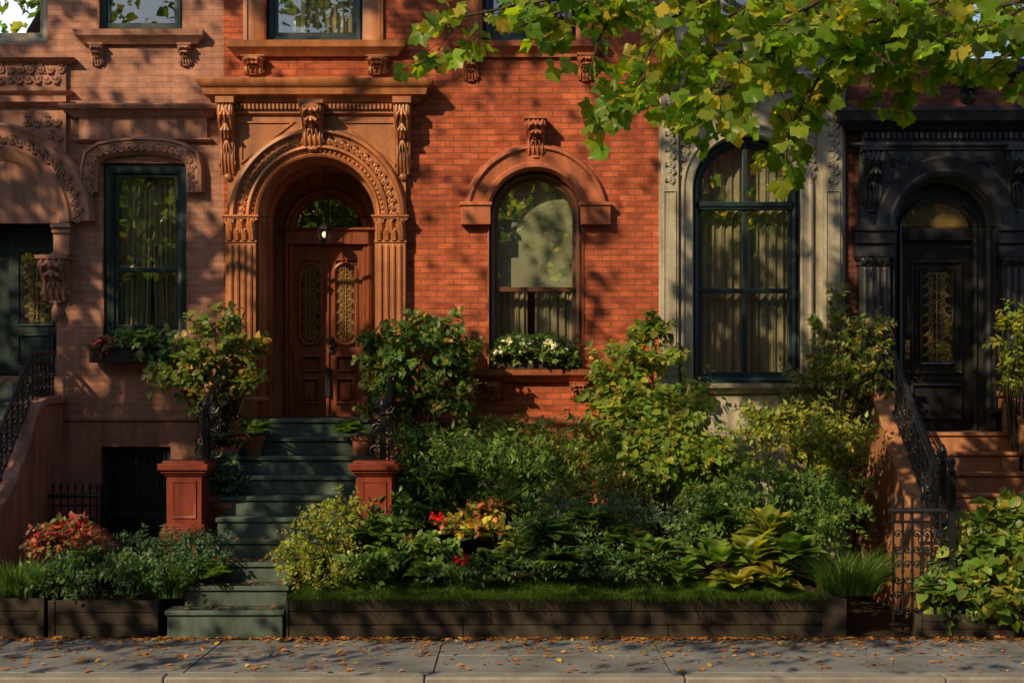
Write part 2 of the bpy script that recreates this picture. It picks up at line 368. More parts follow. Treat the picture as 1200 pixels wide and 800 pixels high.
# ---------- houses ----------
TOP=10.8
def shell(parent,x0,x1):
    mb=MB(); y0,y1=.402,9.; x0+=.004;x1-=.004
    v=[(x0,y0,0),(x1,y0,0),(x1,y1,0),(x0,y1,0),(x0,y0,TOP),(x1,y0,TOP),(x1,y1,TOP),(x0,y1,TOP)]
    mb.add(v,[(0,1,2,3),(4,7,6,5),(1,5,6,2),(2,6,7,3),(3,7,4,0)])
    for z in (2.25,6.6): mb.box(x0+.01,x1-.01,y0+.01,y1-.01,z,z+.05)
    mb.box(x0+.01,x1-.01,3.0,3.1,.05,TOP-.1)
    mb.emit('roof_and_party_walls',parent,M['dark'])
    c=MB(); c.cornice(x0+.05,x1-.05,TOP,[(0,.05),(.15,.1),(.3,.4),(.45,.5),(.55,.5)],-.0)
    return c

# === House A
A=group('pink_brick_house'); yA=.03
XA0,XA1=-10.5,PX(262)
wA=(PX(119),PX(218),PZ(398),PZ(190))
uA=(PX(113),PX(213),PZ(38),9.6); uA2=(PX(-45),PX(55),PZ(50),9.6)
dcx=-6.72; dr=.78
portA=arch(dcx-dr,dcx+dr,PZ(440),PZ(262))
bA=(PX(118),PX(200),.02,PZ(523))
plate('brick_wall',[rect(XA0,XA1,PZ(494),TOP),rect(wA[0],wA[1],wA[2],wA[3]),rect(*uA),rect(*uA2),portA],yA,.4,M['brickA'],A)
plate('basement_wall',[rect(XA0,XA1,0,PZ(494)-.001),rect(*bA)],yA-.03,.4,M['stoneA'],A)
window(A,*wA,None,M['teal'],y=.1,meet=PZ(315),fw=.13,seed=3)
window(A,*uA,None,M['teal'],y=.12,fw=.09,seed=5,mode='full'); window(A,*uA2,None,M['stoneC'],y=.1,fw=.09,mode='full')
mb=MB()
mb.cornice(XA0,XA1-.06,PZ(494),[(0,.02),(.02,.06),(.06,.06),(.09,.0)],yA)
sill(mb,PX(103),PX(226),PZ(37),.17,.16,(PX(114),PX(217)),.15,.24,yA)
hood=[(PX(107),PZ(226)),(PX(107),PZ(200)),(PX(110),PZ(186)),(PX(120),PZ(179)),(PX(140),PZ(175)),(PX(168),PZ(173)),(PX(196),PZ(175)),(PX(212),PZ(179)),(PX(224),PZ(186)),(PX(227),PZ(200)),(PX(227),PZ(226))]
mb.sweep(hood,[(.10,yA),(.10,yA-.10),(.07,yA-.12),(-.05,yA-.10),(-.09,yA-.06),(-.09,yA)])
mb.sweep(hood,[(.145,yA),(.145,yA-.05),(.12,yA-.13),(.09,yA-.14),(.09,yA)])
carve(mb,hood,.095,.046,yA-.115,.017)
mb.box(PX(93),PX(243),yA-.05,yA,PZ(163),PZ(138))
mb.cornice(PX(92),PX(244),PZ(138),[(0,.06),(.03,.10),(.07,.13),(.09,.2),(.13,.22),(.15,.2),(.17,.12)],yA)
mb.cornice(PX(93),PX(243),PZ(165)-.02,[(0,.04),(.03,.08),(.05,.05)],yA)
ap=arch(dcx-dr,dcx+dr,PZ(262),PZ(262))[1:-1]
mb.sweep(ap,[(.52,yA),(.52,yA-.10),(.48,yA-.17),(.43,yA-.13),(.40,yA-.12),(.24,yA-.12),(.21,yA-.16),(.15,yA-.12),(.08,yA-.1),(.02,yA-.05),(0,yA),(0,.7),(.03,.7),(.03,yA)])
carve(mb,[(dcx+(p[0]-dcx)*(dr+.32)/dr,PZ(262)+(p[1]-PZ(262))*(dr+.32)/dr) for p in ap],.11,.055,yA-.125,.02)
for zz,hh,pj in ((PZ(70),.06,.16),(PZ(108),.05,.12),(PZ(122),.05,.17)):
    mb.cornice(-8.3,PX(76),zz-hh,[(0,pj*.4),(hh*.5,pj*.8),(hh,pj)],yA)
mb.box(-8.3,PX(78),yA-.06,yA,PZ(262),PZ(70)-.06)
carve(mb,[(-8.2,PZ(93)),(PX(76),PZ(93))],.12,.06,yA-.07,.022)
carve(mb,[(-8.2,PZ(82)),(PX(76),PZ(82))],.13,.05,yA-.07,.02)
carve(mb,[(-6.3,PZ(143)),(PX(76),PZ(143))],.13,.06,yA-.07,.02); carve(mb,[(-6.0,PZ(158)),(PX(76),PZ(162))],.13,.05,yA-.07,.018)
mb.box(dcx+dr+.0,PX(84),yA-.13,yA,PZ(300),PZ(264))
mb.box(dcx+dr-.02,PX(86),yA-.19,yA,PZ(268),PZ(263)); mb.box(dcx+dr-.01,PX(85),yA-.16,yA,PZ(274),PZ(270)); mb.box(dcx+dr-.01,PX(85),yA-.16,yA,PZ(300),PZ(296))
console(mb,PX(66),.33,PZ(305),.52,.24,yA)
mb.lathe(PX(67),yA-.08,[(.02,PZ(352)),(.03,PZ(358)),(.055,PZ(364)),(.06,PZ(370)),(.03,PZ(376)),(.0,PZ(378))][::-1],10)
mb.emit('portal_and_window_trim',A,M['stoneA'],.004)
d=MB(); dz0=PZ(440)+.02
d.box(dcx-dr,dcx+dr,.45,.5,dz0,PZ(262)+dr)
d.box(dcx+.02,dcx+dr-.05,.41,.45,dz0,PZ(268))
for (a,b_) in ((PZ(425),PZ(390)),(PZ(380),PZ(290))): panel_frame(d,dcx+.14,dcx+dr-.16,a,b_,.41,.03)
d.box(dcx-dr,dcx+dr,.36,.45,PZ(268),PZ(262))
d.emit('front_door',A,M['teal'],.004)
d=MB(); filigree(d,dcx+.40,.40,PZ(376),PZ(294),.18); d.emit('door_grille',A,M['brass'])
g=MB(); g.sheet(arch(dcx-dr+.1,dcx+dr-.1,PZ(258),PZ(258)),.44); g.sheet(rect(dcx+.18,dcx+dr-.2,PZ(378),PZ(292)),.405); g.emit('door_glass',A,M['glass'])
d=MB(); d.box(bA[0],bA[1],.25,.3,bA[2],bA[3]); d.sweep(rect(*bA),[(0,.1),(-.07,.09),(-.07,.24),(0,.24)],True)
for i in range(9): 
    x=bA[0]+.1+i*(bA[1]-bA[0]-.2)/8; d.tube([(x,.08,.02),(x,.08,bA[3]-.08)],.012)
d.box(bA[0],bA[1],.07,.09,1.05,1.09)
d.emit('basement_door',A,M['teal'])
c=shell(A,XA0,XA1); c.emit('roof_cornice',A,M['stoneA'])

# === House B
B=group('red_brick_house'); XB0,XB1=XA1,PX(772)
pcx=-2.515; pr=.772; zs=PZ(255)
portB=arch(pcx-pr,pcx+pr,2.3,zs)
wx0,wx1=PX(573),PX(682); wzb,wzs=PZ(432),PZ(254)
winB=arch(wx0,wx1,wzb,wzs)
uB=(PX(310),PX(425),PZ(50),9.6); uB2=(PX(565),PX(675),PZ(50),9.6)
plate('brick_wall',[rect(XB0,XB1,2.30,TOP),portB,winB,rect(*uB),rect(*uB2)],0,.4,M['brickB'],B)
plate('basement_wall',[rect(XB0,XB1,0,2.298)],-.03,.4,M['hoodB'],B)
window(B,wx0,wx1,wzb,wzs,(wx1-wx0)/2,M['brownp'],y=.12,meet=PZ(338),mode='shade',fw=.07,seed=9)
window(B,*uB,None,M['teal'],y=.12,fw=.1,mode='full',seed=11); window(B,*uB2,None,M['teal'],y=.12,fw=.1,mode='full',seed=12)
mb=MB()
mb.cornice(pcx+1.3,XB1-.1,PZ(500),[(0,.04),(.05,.08),(.12,.08),(.16,.0)],0)
hp=arch(wx0,wx1,PZ(262),wzs); k=(wx1-wx0)/2
mb.sweep(hp,[(.34,0),(.34,-.06),(.31,-.11),(.27,-.12),(.25,-.08),(.10,-.07),(.08,-.10),(.03,-.10),(.0,-.05),(0,.0),(0,.115),(.02,.115),(.02,0)])
mb.sweep([(wx0,PZ(432)),(wx0,PZ(266))],[(.02,-.02),(-.0,-.03),(-.0,.115),(.02,.115)]); mb.sweep([(wx1,PZ(266)),(wx1,PZ(432))],[(.02,-.02),(-.0,-.03),(-.0,.115),(.02,.115)])
for sx in (-1,1):
    xc=(wx0+wx1)/2+sx*(k+.17); mb.box(xc-.19,xc+.19,-.13,-.001,PZ(264),PZ(242))
    mb.box(xc-.21,xc+.21,-.155,-.001,PZ(242),PZ(238))
console(mb,(wx0+wx1)/2,.24,PZ(144),.44,.26,0); mb.ball(((wx0+wx1)/2,-.16,PZ(147)),(.12,.1,.06))
sill(mb,PX(562),PX(690),PZ(433),.16,.2,(PX(577),PX(678)),.2,.2,0)
sill(mb,PX(545),PX(695),PZ(51),.15,.16,(PX(552),PX(686)),.18,.3,0)
mb.sweep(rect(*uB2),[(.2,0),(.2,-.05),(.05,-.07),(0,-.03),(0,0)],True)
mb.emit('window_hood_and_sills',B,M['hoodB'],.004)
mb=MB()
sill(mb,PX(283),PX(460),PZ(51),.18,.18,(PX(298),PX(443)),.24,.2,0)
mb.sweep([(uB[0],uB[2]),(uB[0],uB[3]),(uB[1],uB[3]),(uB[1],uB[2])],[(.27,0),(.27,-.05),(.22,-.06),(.2,-.04),(.06,-.05),(0,-.02),(0,.115),(.02,.115),(.02,0)])
mb.emit('upper_window_surround',B,M['stoneB'],.004)
mb=MB()
spx0,spx1=PX(268),PX(476)
plate('portal_spandrel',[rect(spx0,spx1,zs,PZ(132)),arch(pcx-pr-.03,pcx+pr+.03,zs-.0,zs+.001)],-.08,-.001,M['stoneB'],B)
ap=arch(pcx-pr,pcx+pr,zs,zs,n=40)[1:-1]
mb.sweep(ap,[(.38,-.07),(.38,-.13),(.35,-.19),(.31,-.2),(.29,-.15),(.26,-.14),(.16,-.14),(.14,-.18),(.11,-.19),(.09,-.13),(.05,-.12),(.03,-.15),(.0,-.13),(0,-.07),(.0,-.001),(.3,-.001)])
off=[(pcx+(p[0]-pcx)*(pr+.21)/pr,zs+(p[1]-zs)*(pr+.21)/pr) for p in ap]
carve(mb,off,.085,.044,-.15,.017)
for i in range(40):
    t=math.pi*(i+.5)/40; rr=pr+.07; mb.ball((pcx+rr*math.cos(t),-.13,zs+rr*math.sin(t)),.02,nu=6,nv=4)
full=arch(pcx-pr,pcx+pr,2.33,zs,n=40)
mb.sweep(full,[(0.02,-.05),(0,-.06),(-.015,-.02),(-.02,.1),(-.05,.12),(-.06,.16),(-.03,.2),(-.02,.24),(-.02,.55),(-.06,.58),(-.07,.64),(-.03,.68),(-.02,.9),(.05,.9),(.05,.0)])
for sx,(a,b_) in ((-1,(PX(267),PX(302))),(1,(PX(441),PX(476)))):
    pilaster(mb,a,b_,2.30,PZ(254),.14,0,.32,.3,4)
    x=pcx+sx*(pr-.025)
    for z0,z1 in ((2.6,3.3),(3.4,4.85)):
        mb.box(min(x,x-sx*.02),max(x,x-sx*.02),.28,.50,z0,z1)
mb.box(spx0,spx1,-.12,-.002,PZ(132),PZ(118))
mb.cornice(spx0,spx1,PZ(137),[(0,.10),(.02,.13),(.05,.13),(.055,.12)],0)
n=44
for i in range(n):
    x=spx0+.02+(spx1-spx0-.07)*i/(n-1); mb.box(x,x+.03,-.17,-.121,PZ(131),PZ(125))
mb.cornice(spx0,spx1,PZ(123),[(0,.14),(.03,.18),(.06,.19),(.08,.27),(.16,.29),(.19,.33),(.24,.36),(.27,.36),(.29,.28)],0)
console(mb,PX(269),.19,PZ(122)-.05,.88,.27,-.03); console(mb,PX(473),.19,PZ(122)-.05,.88,.27,-.03)
console(mb,PX(369),.26,PZ(126)-.03,.52,.30,-.09); mb.ball((PX(369),-.38,PZ(131)),(.13,.06,.06))
for sx in (-1,1):
    tri=[(pcx+sx*.98,PZ(190)),(pcx+sx*.98,PZ(146)),(pcx+sx*.35,PZ(146))]
    if sx>0: tri=tri[::-1]
    mb.sweep(tri,[(0,-.08),(0,-.1),(.02,-.1),(.02,-.08)],True)
mb.emit('door_portal',B,M['stoneB'],.003)
yd=.88; dh=.505; dzs=PZ(272,yd); dtop=PZ(287,yd)
plate('door_wall',[arch(pcx-pr-.03,pcx+pr+.03,2.3,zs),arch(pcx-dh,pcx+dh,2.31,dzs)],yd,yd+.1,M['stoneB'],B)
mb=MB()
mb.sweep(arch(pcx-dh,pcx+dh,2.32,dzs),[(.10,yd),(.10,yd-.05),(.06,yd-.08),(.03,yd-.05),(0,yd-.06),(-.03,yd-.03),(-.04,yd+.04),(.0,yd+.06)])
mb.box(pcx-dh-.06,pcx+dh+.06,yd-.10,yd+.05,dtop,dzs); mb.cornice(pcx-dh-.04,pcx+dh+.04,dzs,[(0,.11),(.02,.14),(.05,.12)],yd)
gl_=MB(); gr=MB()
for sx in (-1,1):
    a=pcx+sx*.008; b_=pcx+sx*(dh-.03); x0,x1=min(a,b_),max(a,b_)
    mb.box(x0,x1,yd+.03,yd+.08,2.33,dtop)
    mb.box(x0,x0+.1,yd+.0,yd+.03,2.33,dtop);mb.box(x1-.1,x1,yd+.0,yd+.03,2.33,dtop)
    for z0,z1 in ((2.33,2.50),(2.86,2.94),(3.16,3.28),(4.46,dtop)): mb.box(x0+.1,x1-.1,yd+.0,yd+.03,z0,z1)
    panel_frame(mb,x0+.1,x1-.1,2.50,2.86,yd+.01,.04,.03)
    mb.box(x0+.16,x1-.16,yd-.005,yd+.03,2.56,2.80)
    panel_frame(mb,x0+.1,x1-.1,2.94,3.16,yd+.01,.03,.03)
    xc=(x0+x1)/2; rw=(x1-x0)/2-.085
    ov=[(xc-rw,3.45),(xc-rw,4.29)]+[(xc+rw*math.cos(t),4.29+.13*math.sin(t)) for t in [math.pi-math.pi*i/10 for i in range(1,10)]]+[(xc+rw,4.29),(xc+rw,3.45)]+[(xc+rw*math.cos(t),3.45-.13*math.sin(t)) for t in [math.pi*i/10 for i in range(1,10)]]
    mb.sweep(ov,[(.03,yd+.03),(.03,yd-.01),(.0,yd-.025),(-.022,yd+.0),(-.022,yd+.03)],True)
    gl_.sheet([(xc+(p[0]-xc)*.92,p[1]) for p in ov],yd+.026)
    filigree(gr,xc,yd+.012,3.37,4.38,rw*.86)
mb.box(pcx-.02,pcx+.02,yd-.03,yd+.03,2.34,dtop)
mb.emit('front_door',B,M['door'],.003)
gr.emit('door_grille',B,M['brass'])
gl_.sheet(arch(pcx-dh+.03,pcx+dh-.03,dzs+.05,dzs+.05,dh-.07),yd+.05); gl_.emit('door_glass',B,M['glass'])
mb=MB()
for k_ in range(1,6):
    t=math.pi*k_/6; mb.tube([(pcx,yd+.04,dzs+.05),(pcx+.45*math.cos(t),yd+.04,dzs+.05+.42*math.sin(t))],.008)
    mb.spiral((pcx+.33*math.cos(t+.25),yd+.04,dzs+.05+.3*math.sin(t+.25)),(1,0,0),(0,0,1),.06,.008)
mb.ball((pcx+.05,yd-.05,3.28),.03); mb.box(pcx+.02,pcx+.08,yd-.035,yd-.001,3.2,3.42)
mb.box(pcx-.03,pcx+.035,yd-.05,yd-.03,2.6,3.0)
mb.emit('door_ironwork',B,M['iron'])
c=shell(B,XB0,XB1); c.emit('roof_cornice',B,M['stoneB'])
LN=group('hanging_lantern'); lx,ly=PX(380,.5),.5; lz=PZ(273,.5)
mb=MB(); mb.tube([(lx,ly,lz+.12),(lx,ly,zs+pr-.05)],.008); mb.lathe(lx,ly,[(.02,lz+.13),(.05,lz+.11),(.09,lz+.06),(.095,lz+.05)][::-1],6); mb.lathe(lx,ly,[(.01,lz-.14),(.05,lz-.11),(.06,lz-.10)],6)
for j in range(6):
    t=math.pi*j/3; mb.tube([(lx+.085*math.cos(t),ly+.085*math.sin(t),lz+.05),(lx+.058*math.cos(t),ly+.058*math.sin(t),lz-.1)],.009)
mb.emit('lantern_frame',LN,M['iron']); mb=MB(); mb.ball((lx,ly,lz-.02),(.03,.03,.045)); mb.emit('lantern_globe',LN,M['glow'])

# === House C
C=group('limestone_house'); XC0,XC1=XB1,PX(990); yC=-.02
cx0,cx1=PX(812),PX(937); czb,czs=PZ(449),PZ(222)
uC=(PX(820),PX(930),PZ(40),9.6)
plate('stone_wall',[rect(XC0,XC1,0,TOP),arch(cx0,cx1,czb,czs),rect(*uC)],yC,.4,M['stoneC'],C)
window(C,cx0,cx1,czb,czs,(cx1-cx0)/2,M['teal'],y=.08,meet=PZ(340),mull=True,transom=PZ(240),mode='full',fw=.08,seed=21)
window(C,*uC,None,M['teal'],y=.1,fw=.1,mode='full')
mb=MB()
cp=arch(cx0,cx1,czb,czs)
mb.sweep(cp,[(.16,yC),(.16,yC-.06),(.13,yC-.08),(.10,yC-.05),(.05,yC-.05),(.02,yC-.07),(0,yC-.03),(0,.075),(.02,.075),(.02,yC)])
for a,b_ in ((774,794),(963,985)):
    mb.box(PX(a),PX(b_),yC-.08,yC,.9,PZ(110))
    panel_frame(mb,PX(a)+.03,PX(b_)-.03,PZ(440),PZ(225),yC-.08,.02,.015)
for xx in (PX(784),PX(974)): carve(mb,[(xx,PZ(212)),(xx,PZ(118))],.10,.055,yC-.09,.02)
for q in (PX(802),PX(950)): carve(mb,[(q,PZ(205)),(q,PZ(135))],.10,.05,yC-.02,.018)
sill(mb,PX(815),PX(934),czb,.13,.14,None,y=yC)
mb.cornice(XC0+.2,XC1-.2,PZ(108),[(0,.05),(.05,.12),(.1,.16),(.16,.18),(.2,.18),(.24,.1)],yC)
sill(mb,PX(812),PX(938),PZ(41),.14,.14,(PX(820),PX(930)),.16,.25,y=yC)
mb.emit('window_surround',C,M['stoneC'],.004)
c=shell(C,XC0,XC1); c.emit('roof_cornice',C,M['stoneC'])

# === House D
D=group('black_trimmed_house'); XD0,XD1=XC1,11.5; yD=.05
ex=5.63; er=.66; ezs=PZ(266); landD=PZ(505)
uD=(PX(1130),PX(1240),PZ(80),9.6); wD=(7.9,9.2,3.0,5.9)
plate('brick_wall',[rect(XD0,XD1,0,TOP),arch(ex-er,ex+er,landD,ezs),rect(*uD),rect(*wD)],yD,.4,M['brickD'],D)
window(D,*uD,None,M['doorD'],y=.14,fw=.1,mode='full'); window(D,*wD,None,M['doorD'],y=.14,fw=.1,mode='full')
mb=MB()
dx0,dx1=PX(1008),ex+(ex-PX(1008))
plate('portal_spandrel',[rect(dx0,dx1,ezs,PZ(176)),arch(ex-er-.02,ex+er+.02,ezs-0,ezs+.001)],yD-.08,yD-.001,M['stoneD'],D)
ap=arch(ex-er,ex+er,ezs,ezs)[1:-1]
mb.sweep(ap,[(.25,yD-.07),(.25,yD-.13),(.22,yD-.17),(.17,yD-.14),(.08,yD-.13),(.05,yD-.16),(0,yD-.12),(0,yD-.001),(.25,yD-.001)])
mb.sweep(arch(ex-er,ex+er,landD,ezs),[(.02,yD-.05),(0,yD-.06),(-.02,yD),(-.02,.12),(-.06,.15),(-.06,.3),(.02,.3)])
for a,b_ in ((PX(1005),PX(1041)),(2*ex-PX(1041),2*ex-PX(1005))):
    pilaster(mb,a,b_,landD,PZ(300),.14,yD,.1,.3,4)
    for z0,z1,p in ((300,296,.18),(296,286,.15),(286,272,.2),(272,266,.24)): mb.box(a-p*.3,b_+p*.3,yD-p,yD,PZ(z0),PZ(z1)-.001)
    console(mb,(a+b_)/2-.02,.26,PZ(180),.72,.28,yD); mb.box(a+.02,b_-.02,yD-.06,yD,PZ(266),PZ(176))
for sx in (-1,1):
    carve(mb,[(ex+sx*.45,PZ(190)),(ex+sx*.72,PZ(190))],.11,.05,yD-.085,.015)
mb.box(dx0,dx1,yD-.11,yD,PZ(176),PZ(150))
mb.cornice(dx0,dx1,PZ(174),[(0,.12),(.03,.15),(.06,.14)],yD)
for i in range(30): 
    x=dx0+.03+(dx1-dx0-.1)*i/29; mb.box(x,x+.035,yD-.17,yD-.111,PZ(164),PZ(157))
mb.cornice(dx0,dx1,PZ(155),[(0,.14),(.05,.2),(.1,.32),(.18,.34),(.22,.38),(.26,.38),(.28,.3)],yD)
sill(mb,PX(1125),PX(1245),PZ(81),.14,.15,(PX(1135),PX(1235)),.16,.25,y=yD)
mb.sweep(rect(*wD),[(.18,yD),(.18,yD-.06),(0,yD-.04),(0,yD)],True)
mb.cornice(XD0+.1,dx0-.2,PZ(510),[(0,.02),(.04,.07),(.08,.0)],yD)
mb.emit('door_portal',D,M['stoneD'],.003)
mb=MB(); y0=.3; hw=.47; dt=PZ(282,y0); ft=PZ(268,y0)
plate('door_wall',[arch(ex-er-.02,ex+er+.02,landD,ezs),arch(ex-hw,ex+hw,landD+.01,ft,.37)],y0,y0+.08,M['stoneD'],D)
mb.box(ex-hw,ex+hw,y0+.04,y0+.09,landD+.02,dt); mb.box(ex-hw,ex+hw,y0-.04,y0+.06,dt,ft)
mb.sweep(arch(ex-hw,ex+hw,landD,ft,.37),[(.06,y0),(.04,y0-.05),(0,y0-.03),(-.02,y0+.05),(0,y0+.06)])
for z0,z1 in ((landD+.15,landD+.62),(landD+.75,landD+2.25)):
    panel_frame(mb,ex-.34,ex+.34,z0,z1,y0+.04,.05,.035)
panel_frame(mb,ex-.23,ex+.23,landD+.87,landD+2.14,y0+.038,.03,.03)
mb.emit('front_door',D,M['doorD'],.003)
mb=MB(); filigree(mb,ex,y0+.02,landD+.92,landD+2.09,.19); mb.emit('door_grille',D,M['brass'])
g=MB(); g.sheet(arch(ex-hw+.03,ex+hw-.03,ft+.02,ft+.02,.33),y0+.05); g.sheet(rect(ex-.2,ex+.2,landD+.9,landD+2.11),y0+.035); g.emit('door_glass',D,M['glass'])
g=MB(); g.sheet(arch(ex-hw+.03,ex+hw-.03,ft+.02,ft+.02,.33),y0+.09); g.emit('fanlight_blind',D,M['brass'])
k=MB(); k.ball((ex-.39,y0-.0,landD+1.05),.035); k.box(ex-.42,ex-.36,y0+.02,y0+.04,landD+.95,landD+1.2); k.emit('door_knob',D,M['brass'])
c=shell(D,XD0,XD1); c.emit('roof_cornice',D,M['stoneD'])

# ---------- ironwork ----------
def railing(name,P0,P1,h,nb,orn=2,parent=None,spear=False,rscale=1.):
    P0=Vector(P0);P1=Vector(P1); e=parent or group(name); mb=MB()
    d=P1-P0; hd=Vector((d.x,d.y,0)).normalized(); Z=Vector((0,0,1))
    def at(t,z): 
        p=P0+d*t; return Vector((p.x,p.y,p.z+z))
    top=[at(t/14,h) for t in range(15)]
    mb.tube(top,.026*rscale,8); mb.tube([at(t/8,.06) for t in range(9)],.016*rscale,6); mb.tube([at(t/8,h-.12) for t in range(9)],.013*rscale,6)
    for i in range(nb):
        t=(i+.5)/nb; mb.tube([at(t,.0),at(t,h+(0.1 if spear else 0))],.012*rscale,5)
        if spear: mb.ball(at(t,h+.12),(.02,.02,.05),nu=6,nv=4)
        mb.ball(at(t,h*.5),.022,nu=6,nv=4)
        if i<nb-1 and orn:
            t2=(i+1)/nb; w=d.length/nb*.5
            for k_ in range(orn*2):
                zc=.13+(h-.3)*(k_+.5)/(orn*2)
                mb.spiral(at(t2,zc),hd,Z,min(w*.95,.085),.009*rscale,1.3,11,hand=1 if k_%2 else -1)
    mb.emit('scrollwork',e,M['iron']); return e
def newel(parent,x,y,z,h):
    mb=MB(); mb.box(x-.035,x+.035,y-.035,y+.035,z,z+h); mb.lathe(x,y,[(.02,z+h),(.055,z+h+.03),(.02,z+h+.06),(.05,z+h+.12),(.045,z+h+.16),(.01,z+h+.22)],10)
    for k_ in range(5): 
        for q in (-1,1): mb.spiral((x+q*.065,y-.0,z+.15+k_*(h-.2)/5),(1,0,0),(0,0,1),.06,.010,hand=q)
    mb.emit('newel_post',parent,M['iron'])

# ---------- stoop B ----------
ST=group('stone_stoop'); sx0,sx1=-3.42,-1.68
zt=[.30+.2245*i for i in range(10)]
mb=MB()
for i in range(10):
    yf=-3.2+.285*i; a,b_=(sx0,sx1) if i>3 else ((-3.72,-2.44) if i<2 else (-3.6,-2.44 if i<3 else sx1))
    if i==1: a=-3.60
    z0=0 if i==0 else zt[i-1]
    mb.box(a+.02,b_-.02,yf+.03,-.2 if i<9 else -.035,z0,zt[i]-.05)
    mb.box(a,b_,yf,yf+.33 if i<9 else -.035,zt[i]-.05,zt[i])
mb.emit('steps',ST,M['stepB'],.008)
mb=MB()
for a,b_ in ((-3.66,-3.43),(-1.67,-1.44)):
    mb.prism_yz([(-.035,0),(-.035,2.24),(-.5,2.24),(-1.69,1.3),(-1.69,0)],a,b_)
    mb.prism_yz([(-.036,2.242),(-.036,2.30),(-.52,2.30),(-1.70,1.37),(-1.70,1.302),(-.5,2.242)],a-.02,b_+.02)
mb.emit('cheek_walls',ST,M['hoodB'],.006)
mb=MB(); mb.box(pcx-pr+.03,pcx+pr-.03,-.03,.95,2.2,2.325); mb.emit('threshold',ST,M['stepB'],.006)
def pedestal(x,y):
    e=group('stone_pedestal'); mb=MB(); z0=.95; 
    mb.box(x-.24,x+.24,y-.24,y+.24,0,z0-.02)
    mb.box(x-.27,x+.27,y-.27,y+.27,z0-.02,z0+.10)
    for z,r in ((z0+.10,.25),(z0+.14,.235)): mb.box(x-r,x+r,y-r,y+r,z,z+.04)
    mb.box(x-.20,x+.20,y-.20,y+.20,z0+.18,z0+.74)
    mb.sweep(rect(x-.14,x+.14,z0+.25,z0+.68),[(0,y-.2),(0,y-.215),(-.03,y-.205),(-.03,y-.2)],True)
    for sg in (-1,1):
        xx=x+sg*.2
        for (ya,yb,za,zb) in ((-.15,.15,z0+.24,z0+.27),(-.15,.15,z0+.66,z0+.69),(-.15,-.12,z0+.271,z0+.659),(.12,.15,z0+.271,z0+.659)):
            mb.box(min(xx,xx+sg*.015),max(xx,xx+sg*.015),y+ya,y+yb,za,zb)
    for z,r,h in ((.74,.225,.03),(.77,.255,.035),(.805,.285,.07),(.875,.24,.03)): mb.box(x-r,x+r,y-r,y+r,z0+z,z0+z+h)
    mb.emit('pedestal_body',e,M['ped'],.008)
pedestal(-3.76,-1.95); pedestal(-1.58,-1.95)
for xa_,xb_,xn in ((-3.66,-3.5,-3.58),(-1.45,-1.58,-1.52)):
    e=railing('iron_railing',(xa_,-1.72,1.62),(xb_,-.06,2.34),.88,9,3,rscale=1.2); newel(e,xn-.02 if xn<-2 else xn,-1.74,1.38,.98)
    mb=MB()
    for k_ in range(5):
        for q in (-1,1): mb.spiral((xn+q*(.09-.01*k_),-1.74,1.95+.13*k_),(1,0,0),(0,0,1),.085,.013,hand=q*(1 if k_%2 else -1))
    mb.emit('front_scroll_panel',e,M['iron'])
# ---------- stoop A ----------
SA_=group('stone_stoop'); mb=MB(); xa=-5.84
prof=[(.0,0),(.0,2.52),(-.75,2.5),(-1.0,2.42),(-1.2,2.22),(-1.5,1.86),(-1.85,1.5),(-2.2,1.3),(-2.5,1.25),(-2.5,0)]
mb.prism_yz(prof,xa-.25,xa)
cop=[(y,z+.002) for y,z in prof[1:-1]]; mb.prism_yz(cop+[(y,z+.09) for y,z in cop[::-1]],xa-.30,xa+.05)
mb.prism_yz(prof,-7.8,-7.55)
mb.emit('cheek_walls',SA_,M['stoneA'],.01)
mb=MB()
for i in range(12):
    mb.box(-7.55,xa-.25,-3.4+.26*i,-.0,i*.23,(i+1)*.23-.0 if i<11 else 2.78)
mb.emit('steps',SA_,M['stepB'],.01)
railing('iron_railing',(xa-.1,-2.2,1.36),(xa-.1,-.95,2.5),.62,7); railing('iron_railing',(xa-.1,-.95,2.55),(xa-.1,-.02,2.6),.58,6)
# ---------- stoop D ----------
SD=group('stone_stoop'); mb=MB(); n=9; dz=landD/n
for i in range(n): mb.box(4.93,6.3,-2.75+.27*i,-.0 if i==n-1 else -.1,i*dz,(i+1)*dz-.045); mb.box(4.91,6.32,-2.78+.27*i,-2.78+.27*i+.33 if i<n-1 else .09,(i+1)*dz-.045,(i+1)*dz)
mb.emit('steps',SD,M['stepD'],.008)
mb=MB()
for a,b_ in ((4.62,4.89),(6.34,6.6)):
    mb.prism_yz([(.04,0),(.04,2.6),(-.35,2.6),(-.75,2.25),(-2.5,.85),(-2.8,.85),(-2.8,0)],a,b_)
    mb.prism_yz([(.03,2.602),(.03,2.67),(-.37,2.67),(-.78,2.31),(-2.5,.92),(-2.85,.92),(-2.85,.852),(-2.5,.852),(-.75,2.252),(-.35,2.602)],a-.03,b_+.03)
mb.emit('cheek_walls',SD,M['stepD'],.01)
for x in (4.76,6.47):
    e=railing('iron_railing',(x,-2.6,.95),(x,-.75,2.35),.8,10,3,rscale=1.2); newel(e,x,-2.72,.9,.95)
FE=railing('iron_fence',(4.1,-2.95,.05),(4.72,-2.95,.05),1.3,6,3,spear=True,rscale=1.2); newel(FE,4.78,-2.97,0,1.75)
FE2=railing('iron_fence',(PX(50,-.6),-.6,.0),(PX(118,-.6),-.6,.0),1.35,8,2,spear=True)
railing('iron_fence',(PX(118,-.6),-.6,.0),(PX(120,-.1),-.08,.0),1.35,5,2,spear=True)

